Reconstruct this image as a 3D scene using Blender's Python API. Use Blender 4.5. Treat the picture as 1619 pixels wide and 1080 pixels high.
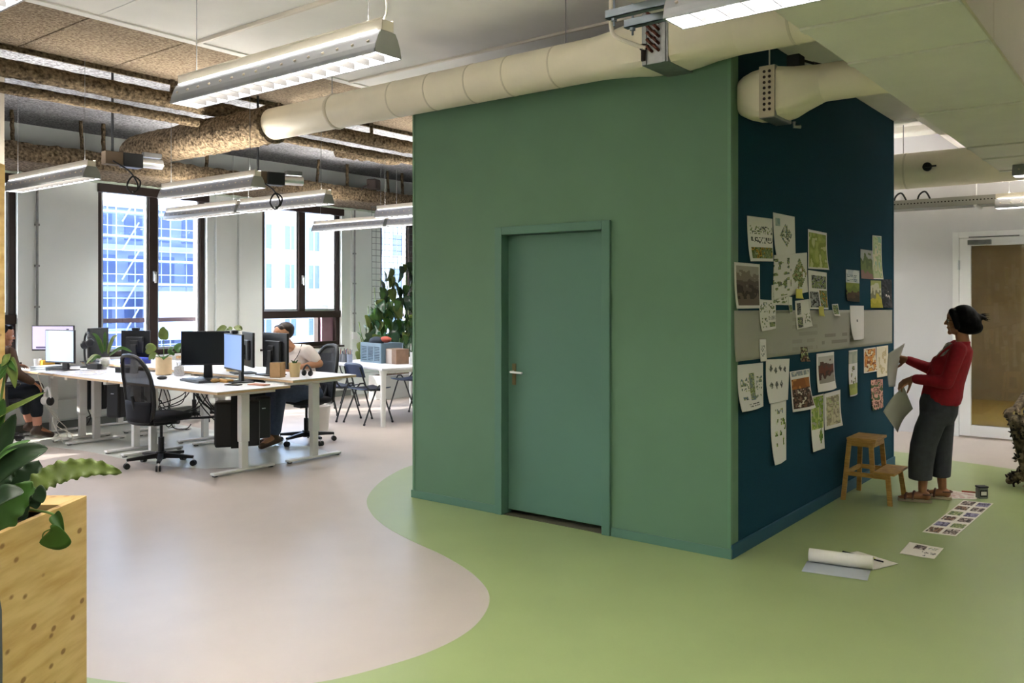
import bpy, bmesh, math, random
from mathutils import Vector, Matrix
random.seed(7)
scene = bpy.context.scene
COL = scene.collection
for o in list(bpy.data.objects): bpy.data.objects.remove(o)
R = math.radians

# ---------------------------------------------------------------- camera
cam = bpy.data.cameras.new('camera'); camo = bpy.data.objects.new('camera', cam); COL.objects.link(camo)
camo.location = (0, 0, 1.6); camo.rotation_euler = (R(90), 0, R(37.8 - 90))
cam.sensor_width = 36; cam.lens = 36 * 1361 / 1619; cam.shift_y = -66 / 1619; cam.clip_end = 400
scene.camera = camo
# ---------------------------------------------------------------- sky, sun, exposure
w = bpy.data.worlds.new('world'); scene.world = w; w.use_nodes = True
nt = w.node_tree; bg = nt.nodes['Background']
sky = nt.nodes.new('ShaderNodeTexSky'); sky.sky_type = 'NISHITA'; sky.sun_disc = False
sky.sun_elevation = R(46); sky.sun_rotation = R(-49); sky.air_density = 1.0; sky.dust_density = 2.5
nt.links.new(sky.outputs[0], bg.inputs[0]); bg.inputs[1].default_value = 1.0
SUNDIR = Vector((.70, -.60, -.80)).normalized()
sl = bpy.data.lights.new('sun', 'SUN'); sl.energy = 4.0; sl.angle = R(.6); sl.color = (1, .95, .86)
so = bpy.data.objects.new('sun', sl); COL.objects.link(so); so.rotation_euler = SUNDIR.to_track_quat('-Z', 'Y').to_euler(); so.location = (0, 20, 20)
vs = scene.view_settings; vs.view_transform = 'Standard'; vs.look = 'None'; vs.exposure = 1.42; vs.gamma = 1.0; vs.use_curve_mapping = False
LAMP = 26.0                     # radiance of the fluorescent trays
WARM = (1.0, .955, .885)

# ---------------------------------------------------------------- helpers
def lin(c):
    if isinstance(c, str): c = [int(c[i:i + 2], 16) / 255 for i in (0, 2, 4)]
    return tuple(x / 12.92 if x <= .04045 else ((x + .055) / 1.055) ** 2.4 for x in c[:3]) + (1,)
MATS = {}
def mat(name, col='888888', rough=.5, metal=0, spec=.5, var=0, vscale=8, bump=0, bscale=60, emit=0, ecol=None, stretch=None, trans=0, ior=1.45, coat=0, col2=None, detail=4, sub=0, alpha=1):
    if name in MATS: return MATS[name]
    m = bpy.data.materials.new(name); m.use_nodes = True; n = m.node_tree.nodes; l = m.node_tree.links
    b = n['Principled BSDF']; c = lin(col)
    b.inputs['Base Color'].default_value = c; b.inputs['Roughness'].default_value = rough; b.inputs['Metallic'].default_value = metal
    b.inputs['Specular IOR Level'].default_value = spec; b.inputs['IOR'].default_value = ior
    b.inputs['Transmission Weight'].default_value = trans; b.inputs['Coat Weight'].default_value = coat
    b.inputs['Alpha'].default_value = alpha
    if emit:
        b.inputs['Emission Color'].default_value = lin(ecol) if ecol else c; b.inputs['Emission Strength'].default_value = emit
    if var or bump or col2:
        tc = n.new('ShaderNodeTexCoord'); mp = n.new('ShaderNodeMapping')
        l.new(tc.outputs['Object'], mp.inputs[0])
        if stretch: mp.inputs['Scale'].default_value = stretch
        if var or col2:
            t = n.new('ShaderNodeTexNoise'); t.inputs['Scale'].default_value = vscale; t.inputs['Detail'].default_value = detail
            l.new(mp.outputs[0], t.inputs['Vector']); r = n.new('ShaderNodeValToRGB'); l.new(t.outputs['Fac'], r.inputs[0])
            r.color_ramp.elements[0].position = .32; r.color_ramp.elements[1].position = .68
            if col2: a0, a1 = c, lin(col2)
            else: a0 = tuple(x * (1 - var) for x in c[:3]) + (1,); a1 = tuple(min(1, x * (1 + var)) for x in c[:3]) + (1,)
            r.color_ramp.elements[0].color = a0; r.color_ramp.elements[1].color = a1; l.new(r.outputs[0], b.inputs['Base Color'])
        if bump:
            t2 = n.new('ShaderNodeTexNoise'); t2.inputs['Scale'].default_value = bscale; t2.inputs['Detail'].default_value = 3
            l.new(mp.outputs[0], t2.inputs['Vector']); bp = n.new('ShaderNodeBump'); bp.inputs['Strength'].default_value = bump; bp.inputs['Distance'].default_value = .03
            l.new(t2.outputs['Fac'], bp.inputs['Height']); l.new(bp.outputs[0], b.inputs['Normal'])
    MATS[name] = m; return m
def printmat():
    if 'print' in MATS: return MATS['print']
    m = mat('print', 'ffffff', .7, spec=.25); n = m.node_tree.nodes
    a = n.new('ShaderNodeVertexColor'); a.layer_name = 'ink'
    m.node_tree.links.new(a.outputs[0], n['Principled BSDF'].inputs['Base Color']); return m

class B:
    def __init__(s): s.v = []; s.f = []; s.c = []
    def add(s, vs, fs):
        k = len(s.v); s.v += [tuple(p) for p in vs]; s.f += [tuple(i + k for i in q) for q in fs]; return s
    def box(s, x0, x1, y0, y1, z0, z1):
        return s.add([(x, y, z) for z in (z0, z1) for y in (y0, y1) for x in (x0, x1)],
                     [(0, 2, 3, 1), (4, 5, 7, 6), (0, 1, 5, 4), (2, 6, 7, 3), (0, 4, 6, 2), (1, 3, 7, 5)])
    def obox(s, c, size, rot=None, rz=0):
        m = rot if rot is not None else Matrix.Rotation(rz, 3, 'Z'); c = Vector(c); h = [q / 2 for q in size]
        return s.add([c + m @ Vector((x * h[0], y * h[1], z * h[2])) for z in (-1, 1) for y in (-1, 1) for x in (-1, 1)],
                     [(0, 2, 3, 1), (4, 5, 7, 6), (0, 1, 5, 4), (2, 6, 7, 3), (0, 4, 6, 2), (1, 3, 7, 5)])
    def loft(s, rings, close=True, cap=True):
        n = len(rings[0]); k = len(s.v)
        for r in rings: s.v += [tuple(p) for p in r]
        for i in range(len(rings) - 1):
            for j in range(n if close else n - 1):
                a = k + i * n + j; b2 = k + i * n + (j + 1) % n
                s.f.append((a, b2, b2 + n, a + n))
        if cap and close:
            s.f.append(tuple(range(k, k + n))[::-1]); s.f.append(tuple(range(k + (len(rings) - 1) * n, k + len(rings) * n)))
        return s
    def tube(s, pts, r, n=8, cap=True, flat=1):
        P = [Vector(p) for p in pts]; N = len(P); rr = r if isinstance(r, (list, tuple)) else [r] * N
        t0 = (P[1] - P[0]).normalized(); up = Vector((0, 0, 1)) if abs(t0.z) < .9 else Vector((1, 0, 0))
        u = t0.cross(up).normalized(); rings = []
        for i in range(N):
            t = (P[min(i + 1, N - 1)] - P[max(i - 1, 0)]).normalized()
            u = (u - t * u.dot(t)).normalized(); q = t.cross(u)
            rings.append([P[i] + (u * math.cos(2 * math.pi * j / n) + q * math.sin(2 * math.pi * j / n) * flat) * rr[i] for j in range(n)])
        return s.loft(rings, True, cap)
    def cyl(s, p0, p1, r0, r1=None, n=16, cap=True): return s.tube([p0, p1], [r0, r0 if r1 is None else r1], n, cap)
    def lathe(s, prof, n=24, c=(0, 0, 0), cap=True):
        return s.loft([[(c[0] + r * math.cos(2 * math.pi * j / n), c[1] + r * math.sin(2 * math.pi * j / n), c[2] + z) for j in range(n)] for r, z in prof], True, cap)
    def ell(s, c, r, n=14, m=9):
        if not isinstance(r, (list, tuple)): r = (r, r, r)
        rings = []
        for i in range(m + 1):
            a = -math.pi / 2 + math.pi * (i + .02) / (m + .04); rings.append([(c[0] + r[0] * math.cos(a) * math.cos(2 * math.pi * j / n), c[1] + r[1] * math.cos(a) * math.sin(2 * math.pi * j / n), c[2] + r[2] * math.sin(a)) for j in range(n)])
        return s.loft(rings)
    def caps(s, p0, p1, r0, r1=None, n=12):
        r1 = r0 if r1 is None else r1; p0 = Vector(p0); p1 = Vector(p1); t = (p1 - p0).normalized(); pts = []; rr = []
        for a in (-88, -60, -30, 0): pts.append(p0 + t * r0 * math.sin(R(a))); rr.append(r0 * math.cos(R(a)))
        for a in (0, 30, 60, 88): pts.append(p1 + t * r1 * math.sin(R(a))); rr.append(r1 * math.cos(R(a)))
        return s.tube(pts, rr, n)
    def chain(s, pts, rr, n=12):
        for i in range(len(pts) - 1): s.caps(pts[i], pts[i + 1], rr[i], rr[i + 1], n)
        return s
    def prism(s, poly, z0, z1):
        n = len(poly); return s.loft([[(x, y, z0) for x, y in poly], [(x, y, z1) for x, y in poly]])
    def grid(s, fn, nu, nv):
        k = len(s.v)
        for i in range(nu + 1):
            for j in range(nv + 1): s.v.append(tuple(fn(i / nu, j / nv)))
        for i in range(nu):
            for j in range(nv):
                a = k + i * (nv + 1) + j; s.f.append((a, a + nv + 1, a + nv + 2, a + 1))
        return s
    def out(s, name, m, parent=None, smooth=False, bevel=0, thick=0, flat=True, sharp=35, voxel=0, relax=0):
        me = bpy.data.meshes.new(name); me.from_pydata(s.v, [], s.f)
        if not voxel:
            bm = bmesh.new(); bm.from_mesh(me); bmesh.ops.recalc_face_normals(bm, faces=bm.faces[:]); bm.to_mesh(me); bm.free()
        me.materials.append(m if not isinstance(m, str) else MATS[m])
        o = bpy.data.objects.new(name, me); COL.objects.link(o)
        if smooth:
            for p in me.polygons: p.use_smooth = True
            if not voxel:
                try: me.set_sharp_from_angle(angle=R(sharp))
                except Exception: pass
        if voxel:
            md = o.modifiers.new('remesh', 'REMESH'); md.mode = 'VOXEL'; md.voxel_size = voxel; md.use_smooth_shade = True
            if relax:
                md = o.modifiers.new('relax', 'SMOOTH'); md.iterations = relax; md.factor = .5
        if thick:
            md = o.modifiers.new('thick', 'SOLIDIFY'); md.thickness = thick; md.offset = 0
        if bevel:
            md = o.modifiers.new('bevel', 'BEVEL'); md.width = bevel; md.segments = 2; md.limit_method = 'ANGLE'; md.angle_limit = R(40)
        if parent: o.parent = parent
        return o
def tag(o, label=None, cat=None, group=None, kind=None):
    if label: o['label'] = label
    if cat: o['category'] = cat
    if group: o['group'] = group
    if kind: o['kind'] = kind
    return o
def thing(name, label=None, cat=None, loc=(0, 0, 0), rz=0, group=None, kind=None):
    o = bpy.data.objects.new(name, None); COL.objects.link(o); o.location = loc; o.rotation_euler = (0, 0, rz); o.empty_display_size = .1
    return tag(o, label, cat, group, kind)
def cp(o, parent=None, loc=None, rz=None, label=None, group=None):
    c = o.copy(); COL.objects.link(c); c.parent = parent
    if loc is not None: c.location = loc
    if rz is not None: c.rotation_euler = (0, 0, rz)
    if label: c['label'] = label
    if group: c['group'] = group
    for ch in list(o.children): cp(ch, c)
    return c
def spline(P, k=6, closed=False):
    out = []; n = len(P); P = [Vector(p) for p in P]
    for i in range(n if closed else n - 1):
        a, b, c, d = (P[(i - 1) % n] if closed or i else P[0]), P[i], P[(i + 1) % n], (P[(i + 2) % n] if closed or i + 2 < n else P[-1])
        for j in range(k):
            t = j / k; out.append(.5 * ((2 * b) + (c - a) * t + (2 * a - 5 * b + 4 * c - d) * t * t + (3 * b - a - 3 * c + d) * t ** 3))
    if not closed: out.append(P[-1])
    return out
def struct(name, b, m, parent=None, **k):
    o = b.out(name, m, parent, **k)
    if not parent: o['kind'] = 'structure'
    return o

# ---------------------------------------------------------------- materials
mat('lino_beige', 'b3a8a1', .34, var=.03, vscale=3, spec=.45)
mat('lino_green', '909e6b', .34, var=.04, vscale=2, spec=.4)
mat('lino_reflection', 'c4c8c2', .3, var=.03, vscale=3, spec=.5)  # pale grey that stands for reflection on the floor below the desks
mat('green_paint', '608067', .55, var=.03, vscale=3, spec=.3, bump=.03, bscale=150)
mat('green_trim', '587c6c', .45, spec=.35)
mat('green_cool_light', '597d6e', .45, spec=.35, var=.02, vscale=2)  # wall paint, with the bluer light on the door put into the colour
mat('blue_felt', '173e50', .9, var=.08, vscale=120, spec=.15, bump=.1, bscale=400)
mat('blue_trim', '174a60', .6)
mat('wall_white', 'e8edea', .7, var=.015, vscale=2, spec=.3)
mat('wall_grey', 'd4d3d8', .6, var=.015, vscale=2, spec=.3)
mat('ceiling_paint', 'e9e6e0', .75, var=.03, vscale=3, spec=.25, bump=.05, bscale=90)
mat('concrete_paint', 'e2ddd6', .6, var=.03, vscale=4, spec=.3, bump=.05, bscale=40)
mat('bulkhead_side', 'c9bcae', .6, var=.02, vscale=4)
mat('wood_wool', '776756', .95, spec=.1, col2='b3a189', vscale=45, detail=8, bump=1, bscale=40)
mat('wood_wool_grey', '6c6c6e', .95, spec=.1, col2='b4b4b8', vscale=38, detail=8, bump=1, bscale=40)
mat('spray', '33291d', 1, spec=.1, col2='80705a', vscale=32, detail=8, bump=1, bscale=34)
mat('duct_white', 'e6dcc6', .42, var=.03, vscale=5, spec=.45)
mat('duct_seam', 'cfc5ae', .4)
mat('galv', '8f9091', .35, metal=.8, var=.15, vscale=12)
mat('galv_blue', '7d8590', .35, metal=.7)
mat('hole_dark', '241a16', .8)
mat('copper', '5a2f22', .45, metal=.5)
mat('brown_frame', '2e211d', .45, spec=.4)
mat('alu', 'b9bcc4', .3, metal=.7)
def glassmat(name, tint, gloss):
    m = mat(name, 'ffffff'); n = m.node_tree.nodes; l = m.node_tree.links; out = n['Material Output']; n.remove(n['Principled BSDF'])
    t = n.new('ShaderNodeBsdfTransparent'); t.inputs[0].default_value = lin(tint); g = n.new('ShaderNodeBsdfGlossy'); g.inputs['Roughness'].default_value = .02
    mx = n.new('ShaderNodeMixShader'); mx.inputs[0].default_value = gloss; l.new(t.outputs[0], mx.inputs[1]); l.new(g.outputs[0], mx.inputs[2]); l.new(mx.outputs[0], out.inputs[0])
glassmat('glass', 'f4f6f8', .05)
mat('chrome', 'ececec', .32, metal=.75)
mat('brass_plate', '8a7a58', .35, metal=.7)
mat('white_metal', 'e4e4e2', .4)
mat('white_gloss', 'ececee', .3)
mat('lamp_silver', 'a9abb3', .35, metal=.55)
mat('lamp_white', 'd8cfc0', .45)
mat('lamp_end', '8d8f8c', .45)
mat('lamp_blade', '34322f', .4, metal=.2)
mat('black_plastic', '17181b', .45)
mat('black_mesh', '101114', .7)
mat('dark_plastic', '24262a', .5)
mat('navy_plastic', '253553', .4)
mat('tube_dark', '1e2326', .4)
mat('desk_white', 'd0d0d4', .35)
mat('desk_edge', 'c7a983', .5)
mat('birch', 'c99d57', .5, col2='a87c3e', vscale=14, stretch=(1, 1, 8), spec=.4)
mat('soil', '3a2416', 1, var=.5, vscale=60, bump=1, bscale=50)
mat('leaf_dark', '1b3216', .48, var=.3, vscale=9, spec=.5)
mat('leaf_mid', '35591d', .48, var=.25, vscale=9, spec=.5)
mat('leaf_light', '566527', .5, var=.25, vscale=12, spec=.5)
mat('leaf_blue', '2f5138', .25, var=.2, vscale=9, spec=.7)
mat('stem', '5f7a34', .5)
mat('paper_plain', 'e6e2da', .7, spec=.2)
mat('paper_grey', 'b9b6ae', .8, spec=.2, var=.02, vscale=3)
mat('cardboard', 'b08e66', .8, var=.06, vscale=20)
mat('skin', '9c6a4c', .5, var=.05, vscale=20, sub=0)
mat('skin_light', 'b07e5f', .5, var=.05, vscale=20)
mat('hair', '050506', .6, spec=.15, var=.4, vscale=40, stretch=(1, 1, .2))
mat('wire_black', '0d0d0f', .5)
mat('wire_white', 'd5d3cb', .5)
def pine():
    m = mat('pine', 'd9b977', .55, spec=.3); n = m.node_tree.nodes; l = m.node_tree.links; b = n['Principled BSDF']
    tc = n.new('ShaderNodeTexCoord'); mp = n.new('ShaderNodeMapping'); mp.inputs['Scale'].default_value = (1, 1, 7); l.new(tc.outputs['Object'], mp.inputs[0])
    nz = n.new('ShaderNodeTexNoise'); nz.inputs['Scale'].default_value = 3; nz.inputs['Detail'].default_value = 5; l.new(mp.outputs[0], nz.inputs['Vector'])
    r = n.new('ShaderNodeValToRGB'); l.new(nz.outputs['Fac'], r.inputs[0]); r.color_ramp.elements[0].color = lin('bf9a5c'); r.color_ramp.elements[1].color = lin('d6b67c'); r.color_ramp.elements[0].position = .35; r.color_ramp.elements[1].position = .6
    mp2 = n.new('ShaderNodeMapping'); mp2.inputs['Scale'].default_value = (10, 10, 16); l.new(tc.outputs['Object'], mp2.inputs[0])
    v = n.new('ShaderNodeTexVoronoi'); v.inputs['Scale'].default_value = 1.0; l.new(mp2.outputs[0], v.inputs['Vector'])
    r2 = n.new('ShaderNodeValToRGB'); l.new(v.outputs['Distance'], r2.inputs[0]); r2.color_ramp.elements[0].position = .12; r2.color_ramp.elements[0].color = (1, 1, 1, 1); r2.color_ramp.elements[1].position = .2; r2.color_ramp.elements[1].color = (0, 0, 0, 1)
    mx = n.new('ShaderNodeMix'); mx.data_type = 'RGBA'; l.new(r2.outputs[0], mx.inputs[0]); l.new(r.outputs[0], mx.inputs[6]); mx.inputs[7].default_value = lin('8f6a3c'); l.new(mx.outputs[2], b.inputs['Base Color'])
pine()
# ================================================================ THE SHELL
XN, XE, XB, YR, YW = -3.5, 12.4, 11.18, -5.0, 11.0
ZC = 3.64; ZH = 3.72; BX0, BX1, BY0, BY1, BZ = 5.02, 8.84, 2.19, 4.906, 3.33
fl = struct('floor', B().box(XN, XE, YR, YW, -.12, 0), 'lino_beige')
gp = [(2.05, 3.12), (1.84, 3.5), (1.6, 4.05), (1.0, 5.0), (-.6, 6.3), (-3.5, 7.0)]
curve = [(6.9, 5.95), (6.012, 5.862), (5.561, 5.704), (5.137, 5.462), (4.733, 5.142), (4.445, 4.781), (4.248, 4.42), (4.106, 4.032), (3.993, 3.646), (3.861, 3.324), (3.718, 3.084), (3.579, 2.929), (3.401, 2.808), (3.181, 2.718), (2.944, 2.688), (2.691, 2.721), (2.338, 2.848)] + gp
right = [(8.5, -5), (8.95, -.6), (9.166, .738), (9.279, 1.149), (9.335, 1.322), (9.448, 1.808), (9.549, 2.074), (9.635, 2.382), (9.6, 3.4), (9.2, 4.7), (8.2, 5.7), (6.9, 5.95)]
poly = [(p.x, p.y) for p in spline([(x, y, 0) for x, y in curve], 6)] + [(-3.5, -5)] + [(p.x, p.y) for p in spline([(x, y, 0) for x, y in right], 5)][:-1]
B().prism(poly, 0, .002).out('green_lino', MATS['lino_green'], fl)
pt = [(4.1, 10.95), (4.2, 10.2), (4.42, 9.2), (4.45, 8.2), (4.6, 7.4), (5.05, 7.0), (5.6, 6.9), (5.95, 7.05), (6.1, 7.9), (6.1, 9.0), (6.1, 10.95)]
B().prism([(p.x, p.y) for p in spline([(x, y, 0) for x, y in pt], 5)], 0, .002).out('floor_reflection', MATS['lino_reflection'], fl)  # mostly reflection under the desks, painted as a flat floor patch

# ceiling: panels as pieces
ce = thing('ceiling', kind='structure')
B().box(XN, XE, YR, YW, ZH + .02, ZH + .3).out('slab', MATS['ceiling_paint'], ce)
xs = [XN, -1.8, -.6, .62, 1.84, 3.06, 3.83, 6.2, 8.6, 11.18, XE]
for a, b in zip(xs[:-1], xs[1:]):
    B().box(a + .004, b - .004, YR, 6.12, ZC, ZH + .02).out('ceiling_panel', MATS['ceiling_paint'], ce)
    B().box(a + .008, b - .008, 6.2, 7.46, ZC + .01, ZH + .02).out('wood_wool_panel', MATS['wood_wool'], ce)
    B().box(a + .006, b - .006, 7.46, YW, ZH, ZH + .02).out('wood_wool_panel', MATS['wood_wool_grey'], ce)
B().box(XN, XE, 6.12, 6.2, ZC - .012, ZH + .02).out('edge_strip', MATS['ceiling_paint'], ce)
B().box(XN, XE, 7.44, 7.47, ZC - .03, ZH).out('edge_lip', MATS['spray'], ce)

# window wall
WX = [-1.95, .5, 2.95, 5.49, 8.0, 10.45]; WW = 1.57; WZ0, WZ1 = .85, 3.13
b = B(); e = XN
for x in WX: b.box(e, x, YW, YW + .35, 0, ZH); b.box(x, x + WW, YW, YW + .35, 0, WZ0); b.box(x, x + WW, YW, YW + .35, WZ1, ZH); e = x + WW
b.box(e, XE, YW, YW + .35, 0, ZH); ww = struct('wall_window', b, 'wall_white')
for x0, x1 in [(7.18, 7.42), (7.56, 7.72), (9.75, 10.1)]: B().box(x0, x1, YW - .05, YW, 0, 3.13).out('pilaster', MATS['wall_white'], ww)
struct('baseboard_window', B().box(XN, XE, YW - .02, YW, 0, .09), mat('skirting_dark', '7d817d', .6))
struct('trim_1', B().box(XN, XE, YW - .09, YW - .0, .12, .36), 'wall_white', bevel=.006)
mat('reveal_pink', 'a58391', .7, var=.06, vscale=6)
def window(i, x, split):
    w = thing('window_%d' % i, kind='structure', loc=(x, YW, WZ0)); H = WZ1 - WZ0; F = MATS['brown_frame']
    yo = .06
    B().box(0, .075, yo, yo + .08, 0, H).box(WW - .075, WW, yo, yo + .08, 0, H).box(.075, WW - .075, yo, yo + .08, H - .09, H).box(.075, WW - .075, yo, yo + .08, 0, .07).out('frame', F, w, bevel=.004)
    zb = .57 if split else .07
    m0, m1 = WW / 2 - .06, WW / 2 + .06
    B().box(m0, m1, yo - .015, yo + .07, zb, H - .09).out('mullion', F, w, bevel=.004)
    if split: B().box(.0, WW, yo - .03, yo + .09, .46, .57).out('transom', F, w, bevel=.004)
    for s0, s1 in ((.075, m0), (m1, WW - .075)):
        B().box(s0, s0 + .03, yo + .02, yo + .06, zb, H - .09).box(s1 - .03, s1, yo + .02, yo + .06, zb, H - .09).box(s0 + .03, s1 - .03, yo + .02, yo + .06, H - .13, H - .09).box(s0 + .03, s1 - .03, yo + .02, yo + .06, zb, zb + .035).out('sash', MATS['alu'], w)
        B().box(s0 + .03, s1 - .03, yo + .035, yo + .041, zb + .035, H - .13).out('pane', MATS['glass'], w)
    if split: B().box(.075, WW - .33, yo + .2, yo + .206, .07, .46).out('pane', MATS['glass'], w); B().box(WW - .33, WW - .29, yo + .15, yo + .25, .0, .46).box(.0, WW - .33, yo + .15, yo + .25, 0, .06).out('lower_frame', F, w); B().box(WW - .29, WW, yo + .1, yo + .25, 0, .46).out('reveal', MATS['reveal_pink'], w)
    else: B().box(.0, WW, yo + .2, yo + .24, .44, .5).out('guard_rail', mat('rail_brown', '6b5558', .5), w)
    h = B().box(WW / 2 - .015, WW / 2 + .015, yo - .035, yo - .015, 1.0, 1.14).out('handle', MATS['chrome'], w, bevel=.004)
    B().box(WW / 2 - .01, WW / 2 + .01, yo - .07, yo - .03, 1.1, 1.13).box(WW / 2 - .01, WW / 2 + .012, yo - .07, yo - .055, .98, 1.13).out('lever', MATS['chrome'], h)
    bb = B().box(-.01, WW + .01, -.05, .05, H - .14, H - .005).out('blind_box', F, w, bevel=.006)
    B().box(-.04, WW + .04, -.02, .06, -.03, 0).out('sill', MATS['white_gloss'] if not split else F, w, bevel=.004)
    pl = bpy.data.lights.new('portal', 'AREA'); pl.shape = 'RECTANGLE'; pl.size = WW; pl.size_y = H; pl.cycles.is_portal = True
    po = bpy.data.objects.new('window_portal', pl); COL.objects.link(po); po.parent = w; po.location = (WW / 2, .36, H / 2); po.rotation_euler = (R(-90), 0, 0)
for i, x in enumerate(WX): window(i + 1, x, i in (2, 4))
struct('trim_2', B().box(XN, XE, YW - .06, YW + .0, 3.1, 3.135), mat('seal', 'b9c4b4', .8, var=.1, vscale=30))

# other walls
struct('wall_end', B().box(XE, XE + .2, 5.4, YW + .35, 0, ZH), 'wall_white')
struct('wall_return', B().box(XB, XE + .2, 5.2, 5.4, 0, ZH), 'wall_white')
D0, D1 = .93, 2.08
struct('wall_back', B().box(XB, XB + .2, YR, D0, 0, ZH).box(XB, XB + .2, D1, 5.2, 0, ZH).box(XB, XB + .2, D0, D1, 2.36, ZH), 'wall_grey')
struct('wall_near', B().box(XN - .2, XN, YR - .2, YW + .35, 0, ZH), 'wall_white')
struct('wall_right', B().box(XN, XE, YR - .2, YR, 0, ZH), 'wall_white')
# the room behind the glass door
tan = mat('tan_wall', 'b3a27d', .7, var=.08, vscale=4, bump=.05, bscale=30)
struct('wall_corridor', B().box(15.5, 15.6, -1.6, 3.4, 0, 2.9).box(XB + .2, 15.5, -1.7, -1.6, 0, 2.9).box(XB + .2, 15.5, 3.4, 3.5, 0, 2.9), tan)
struct('floor_corridor', B().box(XB + .0, 15.6, -1.7, 3.5, -.12, -.0), mat('ochre_floor', 'b79a4e', .45, var=.04, vscale=3)).location.x = .2
struct('ceiling_corridor', B().box(XB + .2, 15.6, -1.7, 3.5, 2.9, 3.0), 'ceiling_paint')

# ribs and bulkhead
struct('trim_3', B().box(XN, BX1, 1.5, 2.19, BZ, ZC).box(BX1, XB, 1.5, 2.0, BZ, ZC), 'concrete_paint', bevel=.01)
for k, x in enumerate((9.15, 9.75, 10.4)): struct('trim_%d' % (4 + k), B().box(x, x + .28, 2.0, 5.2, 3.48, ZC), 'ceiling_paint', bevel=.02)
bh = thing('bulkhead', kind='structure'); js = [-2.0, -.5, .9, 2.2, 3.68, 4.35, 5.81, 7.3, 7.97, 8.78]
for a, b2 in zip(js[:-1], js[1:]):
    B().box(a + .005, b2 - .005, .667, 1.285, 2.756, 2.776).out('soffit_panel', MATS['concrete_paint'], bh, bevel=.004)
    B().box(a + .003, b2 - .003, .655, .667, 2.756, ZC).out('side_panel', MATS['bulkhead_side'], bh)
B().box(-2, 8.78, .667, 1.27, 2.776, ZC).out('core', MATS['concrete_paint'], bh)
for x in js[4:]: B().box(x - .035, x + .035, .67, 1.28, 2.744, 2.757).out('joint_strip', MATS['concrete_paint'], bh, bevel=.004)

# the green and blue room in the middle
gd0, gd1, gdz = 3.06, 4.025, 2.12
struct('wall_front', B().box(BX0, BX0 + .12, BY0, gd0, 0, BZ).box(BX0, BX0 + .12, gd1, BY1, 0, BZ).box(BX0, BX0 + .12, gd0, gd1, gdz, BZ), 'green_paint')
struct('wall_side', B().box(BX0 + .12, BX1, BY0, BY0 + .12, 0, BZ), 'blue_felt')
struct('wall_left', B().box(BX0 + .12, BX1, BY1 - .12, BY1, 0, BZ), 'green_paint')
struct('wall_rear', B().box(BX1 - .12, BX1, BY0 + .12, BY1 - .12, 0, BZ), 'green_paint')
struct('ceiling_room', B().box(BX0, BX1, BY0, BY1, BZ, BZ + .05), 'ceiling_paint')
struct('baseboard_front', B().box(BX0 - .014, BX0, BY0 - .014, gd0 - .02, 0, .062).box(BX0 - .014, BX0, gd1 + .02, BY1 + .014, 0, .062), 'green_trim', bevel=.003)
struct('baseboard_side', B().box(BX0, BX1 + .014, BY0 - .016, BY0, 0, .085), 'blue_trim', bevel=.003)
struct('trim_7', B().box(BX0 - .004, BX0 + .018, BY0 - .006, BY0 + .018, 0, BZ), mat('green_edge', '5f8468', .45), bevel=.002)
struct('trim_8', B().box(BX0 - .004, BX0 + .018, BY1 - .018, BY1 + .006, 0, BZ), 'green_edge', bevel=.002)
struct('trim_9', B().box(BX1 - .02, BX1 + .006, BY0 - .006, BY0 + .02, 0, BZ), 'blue_trim', bevel=.002)
d1 = thing('door_1', kind='structure', loc=(BX0, 0, 0))
B().box(-.022, .1, gd0 - .017, gd0 + .048, 0, gdz + .02).box(-.022, .1, gd1 - .048, gd1 + .017, 0, gdz + .02).box(-.022, .1, gd0 + .048, gd1 - .048, gdz - .04, gdz + .02).out('frame', MATS['green_trim'], d1, bevel=.004)
lf = B().box(.06, .1, gd0 + .05, gd1 - .05, .035, gdz - .042).out('leaf', MATS['green_cool_light'], d1, bevel=.003)
B().box(.0, .12, gd0, gd1, 0, .006).out('threshold', mat('threshold', '4c4a3a', .6), d1)
hp = B().box(.052, .06, gd1 - .125, gd1 - .09, .965, 1.125).out('handle_plate', MATS['brass_plate'], d1, bevel=.003)
B().tube([(.052, gd1 - .105, 1.065), (.015, gd1 - .105, 1.065), (.005, gd1 - .112, 1.065), (.004, gd1 - .22, 1.062)], .0085, 10).out('handle', MATS['chrome'], d1, smooth=True)

# glass door in the back wall
d2 = thing('door_2', kind='structure', loc=(XB, 0, 0)); W_ = MATS['white_gloss']
B().box(-.02, .12, D1 - .04, D1 + .03, 0, 2.39).box(-.02, .12, D0 - .03, D0 + .04, 0, 2.39).box(-.02, .12, D0 + .04, D1 - .04, 2.32, 2.39).out('frame', W_, d2, bevel=.004)
B().box(-.03, .02, 1.915, 2.035, .02, 2.315).box(-.03, .02, .975, 1.075, .02, 2.315).box(-.03, .02, 1.075, 1.915, 2.225, 2.315).box(-.03, .02, 1.075, 1.915, .02, .145).out('leaf', W_, d2, bevel=.003)
B().box(-.012, .0, 1.075, 1.915, .145, 2.225).out('pane', MATS['glass'], d2)
for z in (.42, 1.95): B().cyl((-.035, 2.04, z), (-.035, 2.04, z + .11), .012, n=10).out('hinge', MATS['alu'], d2, smooth=True)
B().box(-.09, -.03, 1.7, 1.94, 2.235, 2.29).out('door_closer', MATS['galv'], d2, bevel=.004)
B().box(-.075, -.055, 1.42, 1.93, 2.315, 2.33).out('closer_arm', MATS['galv'], d2, bevel=.003)
hh = B().box(-.04, -.03, 1.08, 1.12, 1.0, 1.2).out('handle_plate', MATS['galv'], d2); B().tube([(-.04, 1.1, 1.1), (-.09, 1.1, 1.1), (-.09, 1.22, 1.1)], .01, 8).out('lever', MATS['galv'], hh, smooth=True)

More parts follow.
